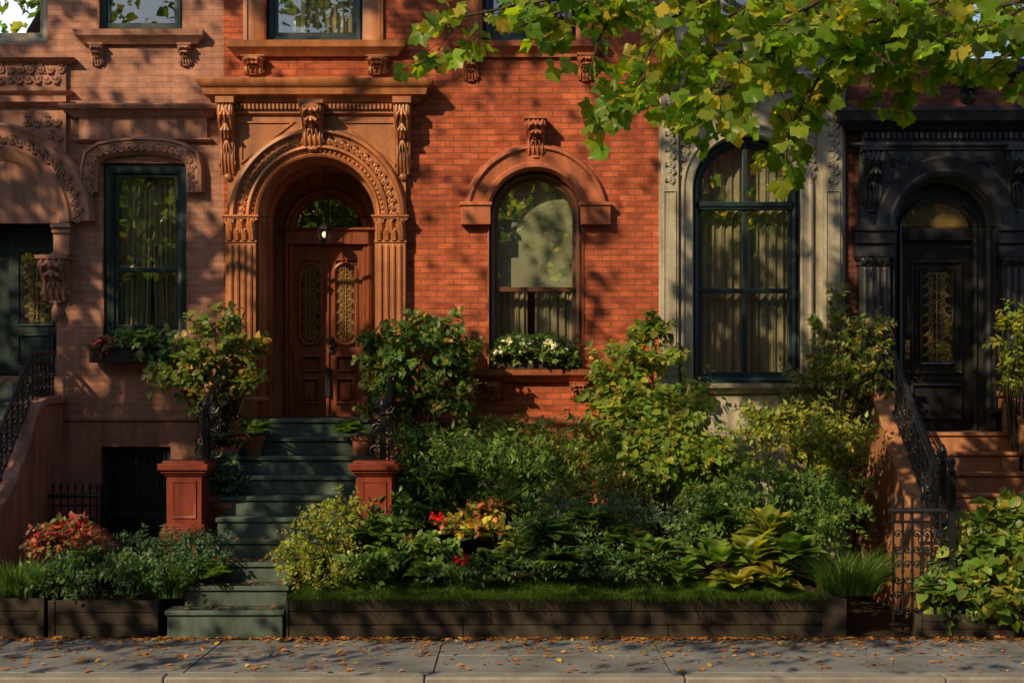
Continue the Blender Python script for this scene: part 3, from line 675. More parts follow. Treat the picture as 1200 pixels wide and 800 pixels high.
# ---------- ground ----------
mb=MB(); mb.box(-60,60,-60,60,-.6,-.15); mb.emit('ground',None,M['asph'])
mb=MB(); mb.box(-60,60,-16,-5.31,-.149,-.13); mb.emit('road',None,M['asph'])
mb=MB(); mb.box(-40,40,-3.22,.35,-.2,-.004); mb.emit('front_yard',None,M['soil'])
SW=group('sidewalk'); mb=MB(); R=random.Random(4)
x=-20.3
while x<20:
    w=1.9+R.random()*.5; y=-3.225
    for dd in (.92,.9):
        mb.box(x,x+w-.012,y-dd+.012,y,-.18,R.uniform(-.004,.004)); y-=dd
    x+=w
mb.emit('flagstones',SW,M['walk'],.006)
mb=MB(); mb.box(-20,20,-5.06,-3.2,-.3,-.02); mb.emit('joint_bed',SW,M['soil'])
mb=MB(); x=-20
while x<20: mb.box(x,x+2.4-.01,-5.30,-5.075,-.4,.006); x+=2.4
mb.emit('kerb',SW,M['curb'],.02)
mb=MB(); mb.box(-40,40,-22,-16.01,-.3,.0); mb.emit('sidewalk',None,M['walk'])

RP=group('raised_planter'); px0,px1=-2.42,3.56; mb=MB(); yF=-3.2
for k_ in range(3):
    z0=.145*k_; xs=[px0+.03,px0+1.9+.3*k_,px0+4.1-.2*k_,px1-.22]
    for a,b_ in zip(xs[:-1],xs[1:]): mb.box(a+.002,b_-.002,yF+.008*(k_%2),yF+.07,z0+.002,z0+.141)
mb.box(px1-.24,px1+.02,yF-.02,yF+.2,0,.43); mb.box(px0,px0+.03,yF-.01,-1.9,0,.44); mb.box(px1-.06,px1,yF+.2,0-.05,0,.43)
mb.emit('timber_walls',RP,M['planter'],.01)
mb=MB(); nx,ny=40,16; vs=[]
for j in range(ny+1):
    for i in range(nx+1):
        x=px0+.03+(px1-px0-.06)*i/nx; y=yF+.05+(3.1)*j/ny
        vs.append((x,y,.40+.14*(j/ny)*3+.04*noise.noise(Vector((x*2,y*2,0)))))
mb.add(vs,[(j*(nx+1)+i,j*(nx+1)+i+1,(j+1)*(nx+1)+i+1,(j+1)*(nx+1)+i) for j in range(ny) for i in range(nx)])
mb.emit('soil_bed',RP,M['soil'])
def tub(x0,x1,y0,y1,h):
    e=group('wooden_planter'); mb=MB()
    for k_ in range(3): mb.box(x0,x1,y0,y0+.04,h/3*k_+.002,h/3*(k_+1)-.003)
    mb.box(x0,x0+.04,y0+.041,y1,0,h);mb.box(x1-.04,x1,y0+.041,y1,0,h);mb.box(x0+.04,x1-.04,y1-.04,y1,0,h); mb.box(x0-.012,x0+.06,y0-.015,y0-.001,0,h); mb.box(x1-.06,x1+.012,y0-.015,y0-.001,0,h)
    mb.emit('box_sides',e,M['planter'],.006); mb=MB(); mb.box(x0+.04,x1-.04,y0+.04,y1-.04,h-.12,h-.05); mb.emit('soil',e,M['soil'])
tub(-6.1,-5.05,-3.1,-2.3,.42); tub(-4.98,-3.82,-3.12,-2.3,.40); tub(4.35,6.3,-3.12,-2.86,.25)

# ---------- foliage ----------
def emit_np(name,V,Fc,col,mat,parent):
    me=bpy.data.meshes.new(name); nv=len(V); k=Fc.shape[1]; nf=len(Fc)
    me.vertices.add(nv); me.vertices.foreach_set('co',V.astype(np.float32).ravel())
    me.loops.add(nf*k); me.loops.foreach_set('vertex_index',Fc.astype(np.int32).ravel())
    me.polygons.add(nf); me.polygons.foreach_set('loop_start',np.arange(nf,dtype=np.int32)*k)
    at=me.attributes.new('tint','FLOAT_COLOR','POINT'); at.data.foreach_set('color',np.concatenate([col,np.ones((nv,1))],1).astype(np.float32).ravel())
    me.materials.append(mat); me.update(calc_edges=True); me.validate()
    return link(bpy.data.objects.new(name,me),parent)
OV_V=np.array([(0,0,0),(-.26,.35,.05),(0,.45,0),(.26,.35,.05),(0,1,-.1)]); OV_F=np.array([(0,2,1),(1,2,4),(0,3,2),(3,4,2)])
RD_V=np.array([(0,0,0),(-.40,.4,.06),(0,.5,0),(.40,.4,.06),(0,1,-.12)])
BL_V=np.array([(0,0,0),(-.24,.14,.05),(-.36,.38,.08),(-.24,.72,.03),(0,1,-.12),(.24,.72,.03),(.36,.38,.08),(.24,.14,.05),(0,.4,0),(0,.7,-.02)])
BL_F=np.array([(0,8,1),(1,8,2),(2,8,9),(2,9,3),(3,9,4),(4,9,5),(5,9,6),(6,9,8),(6,8,7),(7,8,0)])
def mapleT():
    an=[-90,-40,0,20,45,62,78,90,102,118,135,160,180,220]; rr=[.08,.55,.64,.90,.66,.84,.84,1.05,.84,.84,.66,.90,.64,.55]
    v=[(0,.35,0)]+[(r*.62*math.cos(math.radians(a)),.35+r*.6*math.sin(math.radians(a)),-.09*r*r+.05*math.sin(a*.1)) for a,r in zip(an,rr)]
    n=len(an); return np.array(v),np.array([(0,1+i,1+(i+1)%n) for i in range(n)])
MP_V,MP_F=mapleT()
def hostaT():
    v=[];f=[];rows=[(0,.02),(.15,.28),(.35,.42),(.6,.38),(.8,.22),(1,.01)]
    for t,w in rows:
        z=.34*t-.62*t*t
        for s_ in (-1,-.5,0,.5,1): v.append((w*s_,t,z+abs(s_)*.09*w*2))
    for j in range(5):
        for i in range(4): a=j*5+i; f+=[(a,a+1,a+6),(a,a+6,a+5)]
    return np.array(v),np.array(f)
HO_V,HO_F=hostaT()
def norm(a): return a/np.maximum(np.linalg.norm(a,axis=1,keepdims=True),1e-6)
def leafgeo(P,Dr,Nr,size,T,TF):
    Dr=norm(Dr); X=norm(np.cross(Dr,Nr)); Z=np.cross(X,Dr)
    V=P[:,None,:]+(T[None,:,0:1]*X[:,None,:]+T[None,:,1:2]*Dr[:,None,:]+T[None,:,2:3]*Z[:,None,:])*size[:,None,None]
    n=len(P); Fc=(TF[None]+np.arange(n)[:,None,None]*len(T)).reshape(-1,3)
    return V.reshape(-1,3),Fc
def pal(p,n):
    cols=np.array([c for c,w in p]); w=np.array([w for c,w in p],float); w/=w.sum()
    c=cols[rng.choice(len(cols),n,p=w)]*rng.uniform(.6,1.35,(n,1)); return c*rng.uniform(.9,1.1,(n,3))
G1=[((.080,.16,.034),5),((.12,.19,.040),3),((.05,.115,.034),3)]
GL=[((.14,.235,.045),5),((.11,.195,.04),3)]
GY=[((.21,.255,.036),5),((.31,.285,.045),3),((.13,.21,.04),3)]
GD=[((.045,.11,.040),5),((.07,.14,.045),3)]
GB=[((.065,.14,.075),5),((.095,.17,.09),3)]
GO=[((.16,.20,.038),4),((.31,.20,.045),1.2),((.10,.165,.038),3)]
RED=[((.30,.05,.04),4),((.42,.17,.13),3),((.14,.16,.05),4)]
PNK=[((.50,.22,.10),3),((.42,.36,.05),4),((.14,.20,.04),4),((.50,.14,.10),1)]
def clump(name,blobs,n,size,palette,T=OV_V,TF=None,droop=.2,stem=None,k=12,sub=.36,parent=None,mat=None,up=.6,spr=.4,reach=1.3):
    if T is RD_V: T,TF=BL_V,BL_F
    if TF is None: TF=BL_F if len(T)==10 else OV_F
    Ps=[];Ds=[];Ns=[];Cs=[];cent=[]; tw=[]
    n=int(n*1.2)
    ar=np.array([b[3]*b[4] for b in blobs],float); ar/=ar.sum()
    for b,a in zip(blobs,ar):
        px,py,Y,rx,ry=b; s=(CD+Y)/F; c=np.array([PX(px,Y),Y,PZ(py,Y)]); R_=np.array([rx*s,max(.12,rx*s*.6),ry*s]); nb=int(n*a*(1-spr))
        kk=max(4,k); sc_=norm(rng.normal(size=(kk,3)))*rng.uniform(.2,1.08,(kk,1)); ctr=c+sc_*R_; cent+=list(ctr)
        br=rng.uniform(.65,1.3,kk); w=rng.integers(0,kk,nb)
        o=norm(rng.normal(size=(nb,3))); rad=rng.uniform(.25,1.25,(nb,1)); rs=rng.uniform(.5,1.35,(kk,1))[w]
        P=ctr[w]+o*rad*R_*sub*rs*np.array([1,1,.75])
        outw=norm((P-c)/R_)
        Ps.append(P); Ds.append(o*.7+outw*.5+rng.normal(size=(nb,3))*.4+np.array([0,-.1,-droop])); Ns.append(o*.4+outw*.4+np.array([0,-.35,up])+rng.normal(size=(nb,3))*.35)
        Cs.append(pal(palette,nb)*br[w][:,None])
        q=12; ns=max(3,int(n*a*spr)//q)
        o=rng.normal(size=(ns,3))+np.array([0,-.2,.45]); o=norm(o)
        st=c+o*R_*rng.uniform(.3,.6,(ns,1)); en=c+o*R_*rng.uniform(.8,reach,(ns,1))+rng.normal(size=(ns,3))*R_*.12
        t=np.tile(np.linspace(.15,1,q),(ns,1))[:,:,None]; md=(st+en)/2+np.array([0,0,.04])
        L=(1-t)**2*st[:,None]+2*t*(1-t)*md[:,None]+t*t*en[:,None]; dv=norm(en-st)
        dvr=np.repeat(dv,q,0); sg=np.tile(np.array([1,-1]*(q//2)),ns)[:,None]; side=norm(np.cross(dvr,rng.normal(size=(ns*q,3))*.4+np.array([0,-1,.4])))
        Ps.append(L.reshape(-1,3)+rng.normal(size=(ns*q,3))*.008); Ds.append(dvr*.6+side*sg*.9+np.array([0,0,-.15])); Ns.append(np.array([0,-.4,.7])+rng.normal(size=(ns*q,3))*.3)
        Cs.append(pal(palette,ns*q)*np.repeat(rng.uniform(.9,1.35,ns),q)[:,None])
        if stem is not None: tw+= [(st[i],md[i],en[i]) for i in range(0,ns,2)]
    P=np.concatenate(Ps);Dd=np.concatenate(Ds);Nn=np.concatenate(Ns);C_=np.concatenate(Cs)
    P[:,2]=np.maximum(P[:,2],.03)
    V,Fc=leafgeo(P,Dd,Nn,size*rng.uniform(.5,1.35,len(P)),T,TF)
    e=parent or group(name)
    emit_np('leaves',V,Fc,np.repeat(C_,len(T),0),mat or M['leaf'],e)
    if stem is not None:
        mb=MB(); x,y,z=stem; R=random.Random(int(n))
        for c in cent[::max(1,len(cent)//14)]:
            a=Vector((x+R.uniform(-.06,.06),y,z)); c=Vector(c); mid=a.lerp(c,.5)+Vector((R.uniform(-.06,.06),0,.08))
            mb.tube([a,a.lerp(mid,.6),mid,c],[.018,.014,.01,.004],5)
        for a,m_,b in tw: mb.tube([a,m_,b],[.006,.004,.002],4)
        mb.emit('stems',e,M['bark'])
    return e
def grass(name,x0,x1,y0,y1,zb,n,h,w,lean,palette,tuft=None,parent=None,outy=0):
    x=rng.uniform(x0,x1,n);y=rng.uniform(y0,y1,n); a=rng.uniform(0,6.28,n)
    cl=np.array([noise.noise(Vector((q*2.2,5,0)))+.6*noise.noise(Vector((q*7,2,0))) for q in x]) if not tuft else 0
    L=h*rng.uniform(.5,1.2,n)*(1+.9*cl); le=lean*rng.uniform(.2,1.2,n)*L
    dx,dy=np.cos(a)*le,np.sin(a)*le-outy*L
    if tuft: 
        cx,cy=(x0+x1)/2,(y0+y1)/2; dx=(x-cx)/(x1-x0)*2*le*1.5+dx*.4; dy=(y-cy)/(y1-y0)*2*le-abs(le)*.2
    sxx,sy=-np.sin(a)*w,np.cos(a)*w; z=np.full(n,zb) if not callable(zb) else zb(x,y)
    rows=[]
    for t in (0,.35,.7,1):
        ww=(1-t**1.5)*.5; cz=z+L*(t-.35*t*t*lean*1.3-(.5*outy*t**2))
        for s_ in (-1,1): rows.append(np.stack([x+dx*t*t+s_*sxx*ww,y+dy*t*t+s_*sy*ww,cz],1))
    V=np.stack(rows,1).reshape(-1,3); q=np.array([(0,1,3,2),(2,3,5,4),(4,5,7,6)]); Fc=(q[None]+np.arange(n)[:,None,None]*8).reshape(-1,4)
    return emit_np('blades',V,Fc,np.repeat(pal(palette,n),8,0),M['leaf'],parent or group(name))
def fern(name,c,n,L,palette,parent=None,droop=.9,lw=.16):
    P=[];Dd=[];Nn=[];S_=[];C_=[]
    for i in range(n):
        a=rng.uniform(0,6.28); el=rng.uniform(.5,1.25); l=L*rng.uniform(.7,1.15); h=np.array([math.cos(a),math.sin(a),0]); cc=pal(palette,1)[0]
        for t in np.linspace(.1,1,18):
            p=np.array(c)+h*l*t*math.cos(el)+np.array([0,0,l*(math.sin(el)*t-droop*.5*t*t)])
            tn=h*math.cos(el)+np.array([0,0,math.sin(el)-droop*t]); sd=np.cross(tn,[0,0,1.]); sd/=np.linalg.norm(sd)+1e-6
            nn=np.cross(sd,tn); nn=-nn if nn[2]<0 else nn
            for s_ in (-1,1):
                P.append(p);Dd.append(sd*s_+tn*.5);Nn.append(nn); S_.append(l*lw*2*(math.sin(math.pi*min(.95,t*.85+.1))+.1)); C_.append(cc*rng.uniform(.85,1.15))
    V,Fc=leafgeo(np.array(P),np.array(Dd),np.array(Nn),np.array(S_)*.6,OV_V*np.array([.8,1,1]),OV_F)
    e=parent or group(name); emit_np('fronds',V,Fc,np.repeat(np.array(C_),5,0),M['leaf'],e); return e
def rosette(name,c,n,L,palette,parent=None):
    a=rng.uniform(0,6.28,n); el=rng.uniform(.15,1.15,n); h=np.stack([np.cos(a)*np.cos(el),np.sin(a)*np.cos(el),np.sin(el)],1)
    P=np.array(c)+h*L*.4*rng.uniform(.4,1.3,(n,1)); Nn=np.stack([-np.cos(a)*.5,-np.sin(a)*.5-.3,np.ones(n)],1)
    V,Fc=leafgeo(P,h+np.array([0,0,.1])+rng.normal(size=(n,3))*.15,Nn,L*rng.uniform(.55,.95,n),HO_V*np.array([.95,1,1]),HO_F)
    col=pal(palette,n); col=np.repeat(col[:,None,:],len(HO_V),1)
    m_=np.array([1.35 if abs(v[0])<.15 else .8 for v in HO_V])[None,:,None]; col=(col*m_).reshape(-1,3)
    e=parent or group(name); emit_np('leaves',V,Fc,col,M['leaf'],e)
    mb=MB()
    for i in range(n): mb.tube([tuple(c),tuple(P[i])],.006,4)
    mb.emit('stalks',e,M['bark']); return e
def pot(x,y,z,r,h,parent,mat='terr'):
    mb=MB(); mb.lathe(x,y,[(r*.68,z),(r*.95,z+h*.8),(r*1.08,z+h*.8),(r*1.1,z+h),(r*.92,z+h),(r*.88,z+h*.9)],20); mb.emit('pot',parent,M[mat])
bz=lambda x,y: .40+.135*(y+3.15)
e=clump('potted_shrub',[(245,415,-.9,40,34),(218,435,-.95,30,26),(285,412,-.9,26,22),(258,378,-.9,20,16),(240,465,-.9,34,22),(290,440,-.85,18,22)],1250,.095,GO,stem=(PX(262,-.8),-.8,1.7),k=9,sub=.24,T=RD_V,spr=.7,reach=1.7)
pot(PX(262,-.8),-.8,1.45,.2,.35,e)
e=clump('potted_plant',[(262,568,-1.6,22,20),(256,545,-1.6,24,12)],600,.075,GB,stem=(PX(263,-1.6),-1.6,1.3)); pot(PX(263,-1.6),-1.6,1.05,.17,.3,e)
e=fern('potted_fern',(PX(298,-1.0),-1.0,2.12),60,.42,GL); pot(PX(298,-1.0),-1.0,1.86,.13,.26,e)
e=fern('potted_fern',(PX(262,-1.3),-1.3,1.98),34,.36,G1); pot(PX(265,-1.3),-1.3,1.72,.15,.26,e)
e=fern('potted_fern',(PX(410,-1.0),-1.0,2.12),56,.38,GL); pot(PX(424,-1.0),-1.0,1.86,.13,.26,e)
clump('red_begonia',[(272,515,-1.35,20,9)],180,.06,RED)
clump('flowering_shrub',[(497,420,-.75,52,36),(450,425,-.8,28,32),(538,440,-.7,28,44),(508,385,-.7,34,16),(475,470,-.7,44,26),(440,395,-.8,16,16)],2700,.09,G1+[((.28,.21,.05),2)],stem=(PX(497,-.7),-.7,.8),k=13,sub=.25,T=RD_V,spr=.6,reach=1.6)
clump('tall_bush',[(752,420,-.7,36,34),(722,455,-.8,30,42),(788,500,-.9,56,46),(815,555,-1.2,62,44),(764,390,-.7,20,18),(760,555,-1.2,50,50),(735,500,-.9,40,30)],4400,.10,GY+GL,stem=(PX(775,-.9),-.9,.8),k=13,sub=.26,T=RD_V,spr=.6,reach=1.55)
clump('climbing_vine',[(968,400,-.25,24,42),(1010,405,-.35,34,36),(955,450,-.3,34,40),(985,360,-.2,14,18),(1030,440,-.5,20,30),(1000,450,-.4,30,40)],1600,.085,GO,stem=(PX(965,-.3),-.3,.9),k=9,sub=.26,spr=.6,reach=1.5)
clump('viburnum_bush',[(950,520,-1.1,66,38),(905,500,-1.0,40,26),(985,555,-1.3,32,46)],2700,.085,GY,stem=(PX(940,-1),-1.,.7),k=14,sub=.25,spr=.6,reach=1.5)
clump('evergreen_bush',[(905,580,-1.7,62,36),(845,595,-1.9,44,30),(965,590,-1.6,44,34)],2800,.075,G1,k=14,spr=.5,reach=1.4)
clump('sumac_bush',[(575,550,-1.3,80,38),(520,580,-1.5,52,36),(620,575,-1.4,50,34),(500,530,-1.2,40,32)],3800,.10,GL+G1,k=16,T=OV_V*np.array([.7,1,1]),stem=(PX(570,-1.2),-1.2,.6),spr=.7,reach=1.5)
clump('spirea_bush',[(665,555,-1.1,55,40),(700,520,-.8,40,30),(610,520,-.6,60,24),(560,505,-.4,40,16)],3000,.075,GO+GL,k=14,spr=.6,reach=1.5)
clump('barberry_bush',[(490,545,-.9,38,40),(690,585,-1.6,50,28),(740,575,-1.5,40,30)],1700,.07,GO,k=10,spr=.6)
clump('golden_spirea',[(375,635,-2.75,36,34),(345,660,-2.9,26,24),(405,600,-2.4,24,22),(380,675,-2.95,40,18)],2600,.052,GY,k=14,stem=(PX(375,-2.7),-2.7,.5),spr=.7,reach=1.6)
clump('hydrangea_bush',[(455,635,-2.4,40,28),(500,650,-2.6,40,22),(430,668,-2.8,40,18),(470,605,-2.1,34,22)],2200,.08,GL+G1,k=12,T=RD_V,spr=.4)
clump('coleus_plant',[(555,615,-2.3,38,14),(575,600,-2.1,28,14)],620,.075,PNK,k=9,T=RD_V)
clump('red_flower',[(480,640,-2.65,8,6),(540,656,-2.95,8,4),(512,607,-2.4,6,5)],50,.055,[((.6,.02,.02),1)],k=4)
clump('groundcover_plants',[(590,662,-2.8,70,14),(680,658,-2.7,70,18),(640,625,-2.2,60,16),(745,662,-2.8,50,16),(530,672,-2.9,50,12),(630,600,-1.9,50,20)],4200,.06,GL+G1+GB,k=18,spr=.5)
clump('catmint_plant',[(725,605,-2.0,46,22),(775,618,-2.1,38,18),(660,610,-2.0,40,18)],2600,.038,GB+[((.26,.22,.26),1)],k=14,spr=.75,reach=1.8)
clump('dwarf_shrub',[(815,635,-2.4,36,22),(950,622,-2.2,44,26),(985,605,-1.9,40,24),(870,615,-2.1,40,22)],2300,.065,GL+G1,k=12,spr=.5)
for (px,py,Y,n,L,p) in ((880,652,-2.7,44,.36,GY),(838,652,-2.75,36,.33,GL),(928,648,-2.7,40,.34,GL),(902,622,-2.4,34,.32,GY),(862,680,-2.98,30,.28,GY),(795,668,-2.9,30,.26,GL),(908,678,-2.98,28,.26,GY),(750,642,-2.6,32,.26,GL),(612,640,-2.6,32,.24,GY),(500,668,-2.95,28,.22,GL),(700,650,-2.75,28,.22,GB)):
    rosette('hosta_plant',(PX(px,Y),Y,PZ(py,Y)-.08),n,L,p)
for (px,py,Y) in ((560,630,-2.3),(640,625,-2.4),(500,610,-2.0),(690,610,-2.2),(725,632,-2.5),(445,625,-2.5),(660,655,-2.85),(575,660,-2.9),(595,590,-1.9),(770,650,-2.75),(530,560,-1.7),(840,610,-2.3)):
    fern('fern_plant',(PX(px,Y),Y,PZ(py,Y)-.06),34,.46,GL+G1)
grass('ornamental_grass',PX(960,-2.7),PX(1020,-2.7),-2.95,-2.45,.42,900,.66,.014,.8,GL+G1,tuft=1)
grass('ornamental_grass',PX(1000,-2.2),PX(1030,-2.2),-2.3,-2.1,.4,300,.7,.014,.7,G1,tuft=1)
grass('ornamental_grass',PX(640,-2.6),PX(665,-2.6),-2.7,-2.5,.42,260,.42,.010,.7,GL,tuft=1)
LG=group('grass'); GR=[((.09,.18,.03),5),((.14,.23,.04),3),((.065,.14,.03),2)]
grass('grass',px0+.1,px1-.4,-3.2,-2.55,bz,12000,.21,.010,.9,GR,parent=LG,outy=.25)
grass('grass',px0+.05,px1-.3,-3.21,-3.02,.42,6500,.27,.009,1.1,GR,parent=LG,outy=.8)
clump('coleus_plant',[(85,622,-2.4,34,12),(60,638,-2.5,28,11),(115,636,-2.6,26,10)],620,.075,RED,k=10,T=RD_V,spr=.6,reach=1.5)
clump('boxwood_bush',[(120,670,-2.85,66,24),(70,680,-2.9,36,20),(170,680,-2.95,30,20)],3200,.055,GB+G1,k=16,spr=.7,reach=1.6)
clump('spurge_plant',[(240,650,-2.75,34,24),(205,640,-2.6,30,18),(165,640,-2.3,40,16),(215,665,-2.95,26,18)],2000,.05,GB+GD,k=10,spr=.7,reach=1.6)
for (px,py,Y) in ((100,655,-2.8),(250,672,-2.9)): fern('fern_plant',(PX(px,Y),Y,PZ(py,Y)-.05),26,.4,GL)
grass('ornamental_grass',PX(160,-2.9),PX(215,-2.9),-2.98,-2.7,.40,750,.56,.013,.6,GL+G1,tuft=1)
grass('ornamental_grass',PX(-10,-2.9),PX(40,-2.9),-3.0,-2.6,.40,700,.55,.013,.6,G1+GL,tuft=1)
clump('sweet_potato_vine',[(1145,668,-2.95,54,36),(1172,620,-2.9,34,32),(1115,700,-3.0,40,26),(1180,700,-3.0,50,28),(1203,640,-2.9,28,44)],1400,.14,GY+GL,k=14,T=BL_V*np.array([1.15,1,1.3]),stem=(PX(1150,-2.9),-2.9,.3),spr=.45,reach=1.35)
clump('euonymus_shrub',[(1155,655,-2.85,52,44),(1125,692,-2.95,52,32),(1194,600,-2.7,26,28)],1600,.07,GL+GD,k=14,spr=.6,reach=1.4)
fern('fern_plant',(PX(1100,-3.05),-3.05,.45),30,.4,GL)
clump('privet_bush',[(1192,400,-.7,28,34),(1190,440,-.8,20,26)],850,.085,GY,k=9,stem=(PX(1195,-.7),-.7,1.2),spr=.6)
def wbox(x0,x1,z,y,parent,mat):
    mb=MB(); mb.box(x0,x1,y,y+.2,z,z+.17); mb.box(x0-.015,x1+.015,y-.015,y+.21,z+.171,z+.2); mb.emit('box',parent,M[mat],.005)
WB=group('window_flower_box'); zA=PZ(425); wbox(PX(110),PX(212),zA,-.22,WB,'planter')
clump('x',[(175,405,-.15,28,14),(200,412,-.2,16,14),(160,400,-.12,20,10)],700,.085,GL+G1,k=8,parent=WB,T=RD_V)
clump('x',[(130,408,-.15,20,10)],260,.07,RED,k=6,parent=WB,T=RD_V)
clump('x',[(150,400,-.15,14,6)],60,.06,[((.65,.6,.55),1)],k=5,parent=WB)
WB=group('window_flower_box'); wbox(PX(583),PX(668),PZ(433)+.003,-.17,WB,'planter')
clump('x',[(600,413,-.12,26,14),(640,412,-.12,32,14),(663,418,-.12,16,14),(620,402,-.08,30,8)],1300,.07,GL+G1,k=9,parent=WB,T=RD_V,spr=.5,reach=1.4)
clump('x',[(600,408,-.22,22,9),(650,412,-.22,26,9),(625,402,-.2,30,7)],170,.05,[((.75,.75,.6),1)],k=14,parent=WB,T=RD_V)

n=2600; x=rng.uniform(-7,7,n); t=rng.random(n)**3.6; y=-3.24-1.8*t
m2=240; xs=rng.uniform(-3.6,-2.5,m2); ks=rng.integers(0,4,m2); ys=-3.2+.285*ks+rng.uniform(.02,.24,m2); zz=np.array(zt)[ks]+.006
P=np.concatenate([np.stack([x,y,np.full(n,.008)],1),np.stack([xs,ys,zz],1)]); n=len(P)
a=rng.uniform(0,6.28,n); Dd=np.stack([np.cos(a),np.sin(a),rng.uniform(-.0,.35,n)],1); Nn=np.stack([rng.normal(size=n)*.3,rng.normal(size=n)*.3,np.ones(n)],1)
V,Fc=leafgeo(P,Dd,Nn,rng.uniform(.025,.08,n),MP_V,MP_F); V[:,2]+=.006
FL=group('fallen_leaves'); emit_np('leaf_litter',V,Fc,np.repeat(pal([((.44,.19,.045),4),((.30,.11,.035),4),((.52,.33,.06),2)],n),len(MP_V),0),M['dry'],FL)

# ---------- street trees ----------
lit=[ # gaps shaped into the unseen crown so sun reaches px,py on plane Y
(365,195,-.1,135,125,1.),(285,350,-.1,30,130,.95),(455,330,-.1,32,140,1.),(180,60,0,150,70,.8),(330,60,0,140,60,.85),(60,90,0,70,60,.6),
(625,240,0,165,225,.58),(520,140,0,60,60,.85),(650,110,0,90,40,.8),(740,130,0,38,80,.95),(742,330,0,34,130,1.),(520,310,0,48,90,.9),(625,185,0,85,45,.9),(600,300,.2,70,60,.55),(730,200,0,40,50,.7),
(620,440,-.2,110,40,1.),(600,490,0,130,24,.95),(785,300,0,20,140,1.),(965,300,0,24,120,.9),(870,200,0,70,60,.65),(870,330,0,50,60,.3),
(755,450,-.8,80,100,1.),(810,540,-1.1,65,65,1.),(950,520,-1.1,100,75,1.),(1020,410,-.4,50,50,.95),(590,530,-1.2,100,55,.95),(500,420,-.8,80,70,.8),(660,550,-1.1,65,55,.95),
(380,630,-2.8,80,75,1.),(550,630,-2.4,85,50,1.),(700,640,-2.6,50,35,.85),(880,660,-2.8,100,55,1.),(1140,650,-3,100,95,1.),(1110,560,-1.4,75,65,1.),(1190,400,-.7,40,60,1.),
(225,590,-2,50,60,1.),(440,580,-2,50,60,1.),(255,420,-.9,70,65,1.),(290,670,-2.8,70,45,.95),(85,625,-2.4,50,35,.9),(190,650,-2.8,50,45,.8),
(620,768,-4.2,170,60,1.),(1080,768,-4.2,130,55,1.),(150,765,-4,80,40,.85),(180,400,0,40,30,.5),(1020,330,0,30,70,.8),(240,300,0,22,150,.7),(680,690,-3.1,240,22,.7),(1140,180,0,80,40,.4),(290,505,-1,45,25,.95),(415,505,-1,35,25,.95)]
lit=[(PX(a,Y),PZ(b_,Y),Y,rx*(CD+Y)/F,ry*(CD+Y)/F,s_) for a,b_,Y,rx,ry,s_ in lit]
n=62000
fx=rng.uniform(-9.5,9.5,n); fz=rng.uniform(-4.5,9.5,n); tt=rng.uniform(9.8,17.,n)
Sx,Sy,Sz=S
P=np.stack([fx+Sx*tt,Sy*tt,fz+Sz*tt],1)
keep=np.ones(n)
for (bx,bz_,Y,rx,ry,s_) in lit:
    t=(P[:,1]-Y)/Sy; xx=P[:,0]-Sx*t; zz=P[:,2]-Sz*t
    d2=((xx-bx)/rx)**2+((zz-bz_)/ry)**2
    keep*=1-s_*np.clip((1.25-d2)*1.8,0,1)
nz2=np.array([noise.noise(Vector((a*.9+7,b_*.9,3.))) for a,b_ in zip(fx,fz)]); nz3=np.array([noise.noise(Vector((a*2.6+3,b_*2.6,9.))) for a,b_ in zip(fx,fz)])
keep*=np.clip(.85+nz2*1.1+nz3*1.2,0.0,1)
t=(P[:,1]+6.4)/Sy; xx=P[:,0]-Sx*t; zz=P[:,2]-Sz*t
keep=np.where((xx>-1.6)&(xx<7)&(zz>3.6)&(zz<7.0),keep*.05,keep)
vis_top=H+HY*(CD+P[:,1])/F+.45
ok=(rng.random(n)<keep)&(P[:,2]>np.maximum(vis_top,4.8))
P=P[ok]; print('canopy leaves',len(P))
tree1=group('street_tree'); tree2=group('street_tree')
TG=[((.09,.17,.032),4),((.13,.19,.035),3),((.20,.20,.04),1)]
B1=Vector((-8.6,-4.75,0)); B2=Vector((7.0,-4.75,0))
for e,msk,Bp in ((tree1,P[:,0]<-3.5,B1),(tree2,P[:,0]>=-3.5,B2)):
    Q=P[msk]; n=len(Q)
    V,Fc=leafgeo(Q,rng.normal(size=(n,3))+np.array([0,0,-.5]),rng.normal(size=(n,3))*.6+np.array([0,0,.7]),rng.uniform(.15,.24,n),RD_V*np.array([1.1,1,1]),OV_F)
    emit_np('crown_leaves',V,Fc,np.repeat(pal(TG,n),5,0),M['tleaf'],e)
    mb=MB(); fork=Bp+Vector((0,.05,5.2)); top=Bp+Vector((-.3,-.4,10))
    mb.tube([Bp+Vector((0,0,-.1)),Bp+Vector((0,0,.3)),Bp+Vector((.05,0,2.5)),fork,Bp+Vector((-.1,-.2,7.8)),top],[.34,.25,.21,.18,.13,.04],12)
    R=random.Random(3); nodes=[]
    for i in range(7):
        q=Vector(Q[R.randrange(n)]); q.z=max(q.z,8.2); s_=fork.lerp(top,R.random()*.8); mid=s_.lerp(q,.5)+Vector((0,0,.7))
        mb.tube([s_,s_.lerp(mid,.5)+Vector((0,0,.15)),mid,q],[.1,.08,.055,.02],7); nodes+=[mid,q,s_.lerp(q,.75)]
    for i in range(70):
        q=Vector(Q[R.randrange(n)]); s_=min(nodes,key=lambda a:(a-q).length)
        if (s_-q).length<4: mb.tube([s_,s_.lerp(q,.5)+Vector((0,0,.2)),q],[.025,.016,.006],5)
    mb.emit('trunk_and_limbs',e,M['bark'])
Yb=-6.3
def W(px,py,Y=Yb): return Vector((PX(px,Y),Y,PZ(py,Y)))
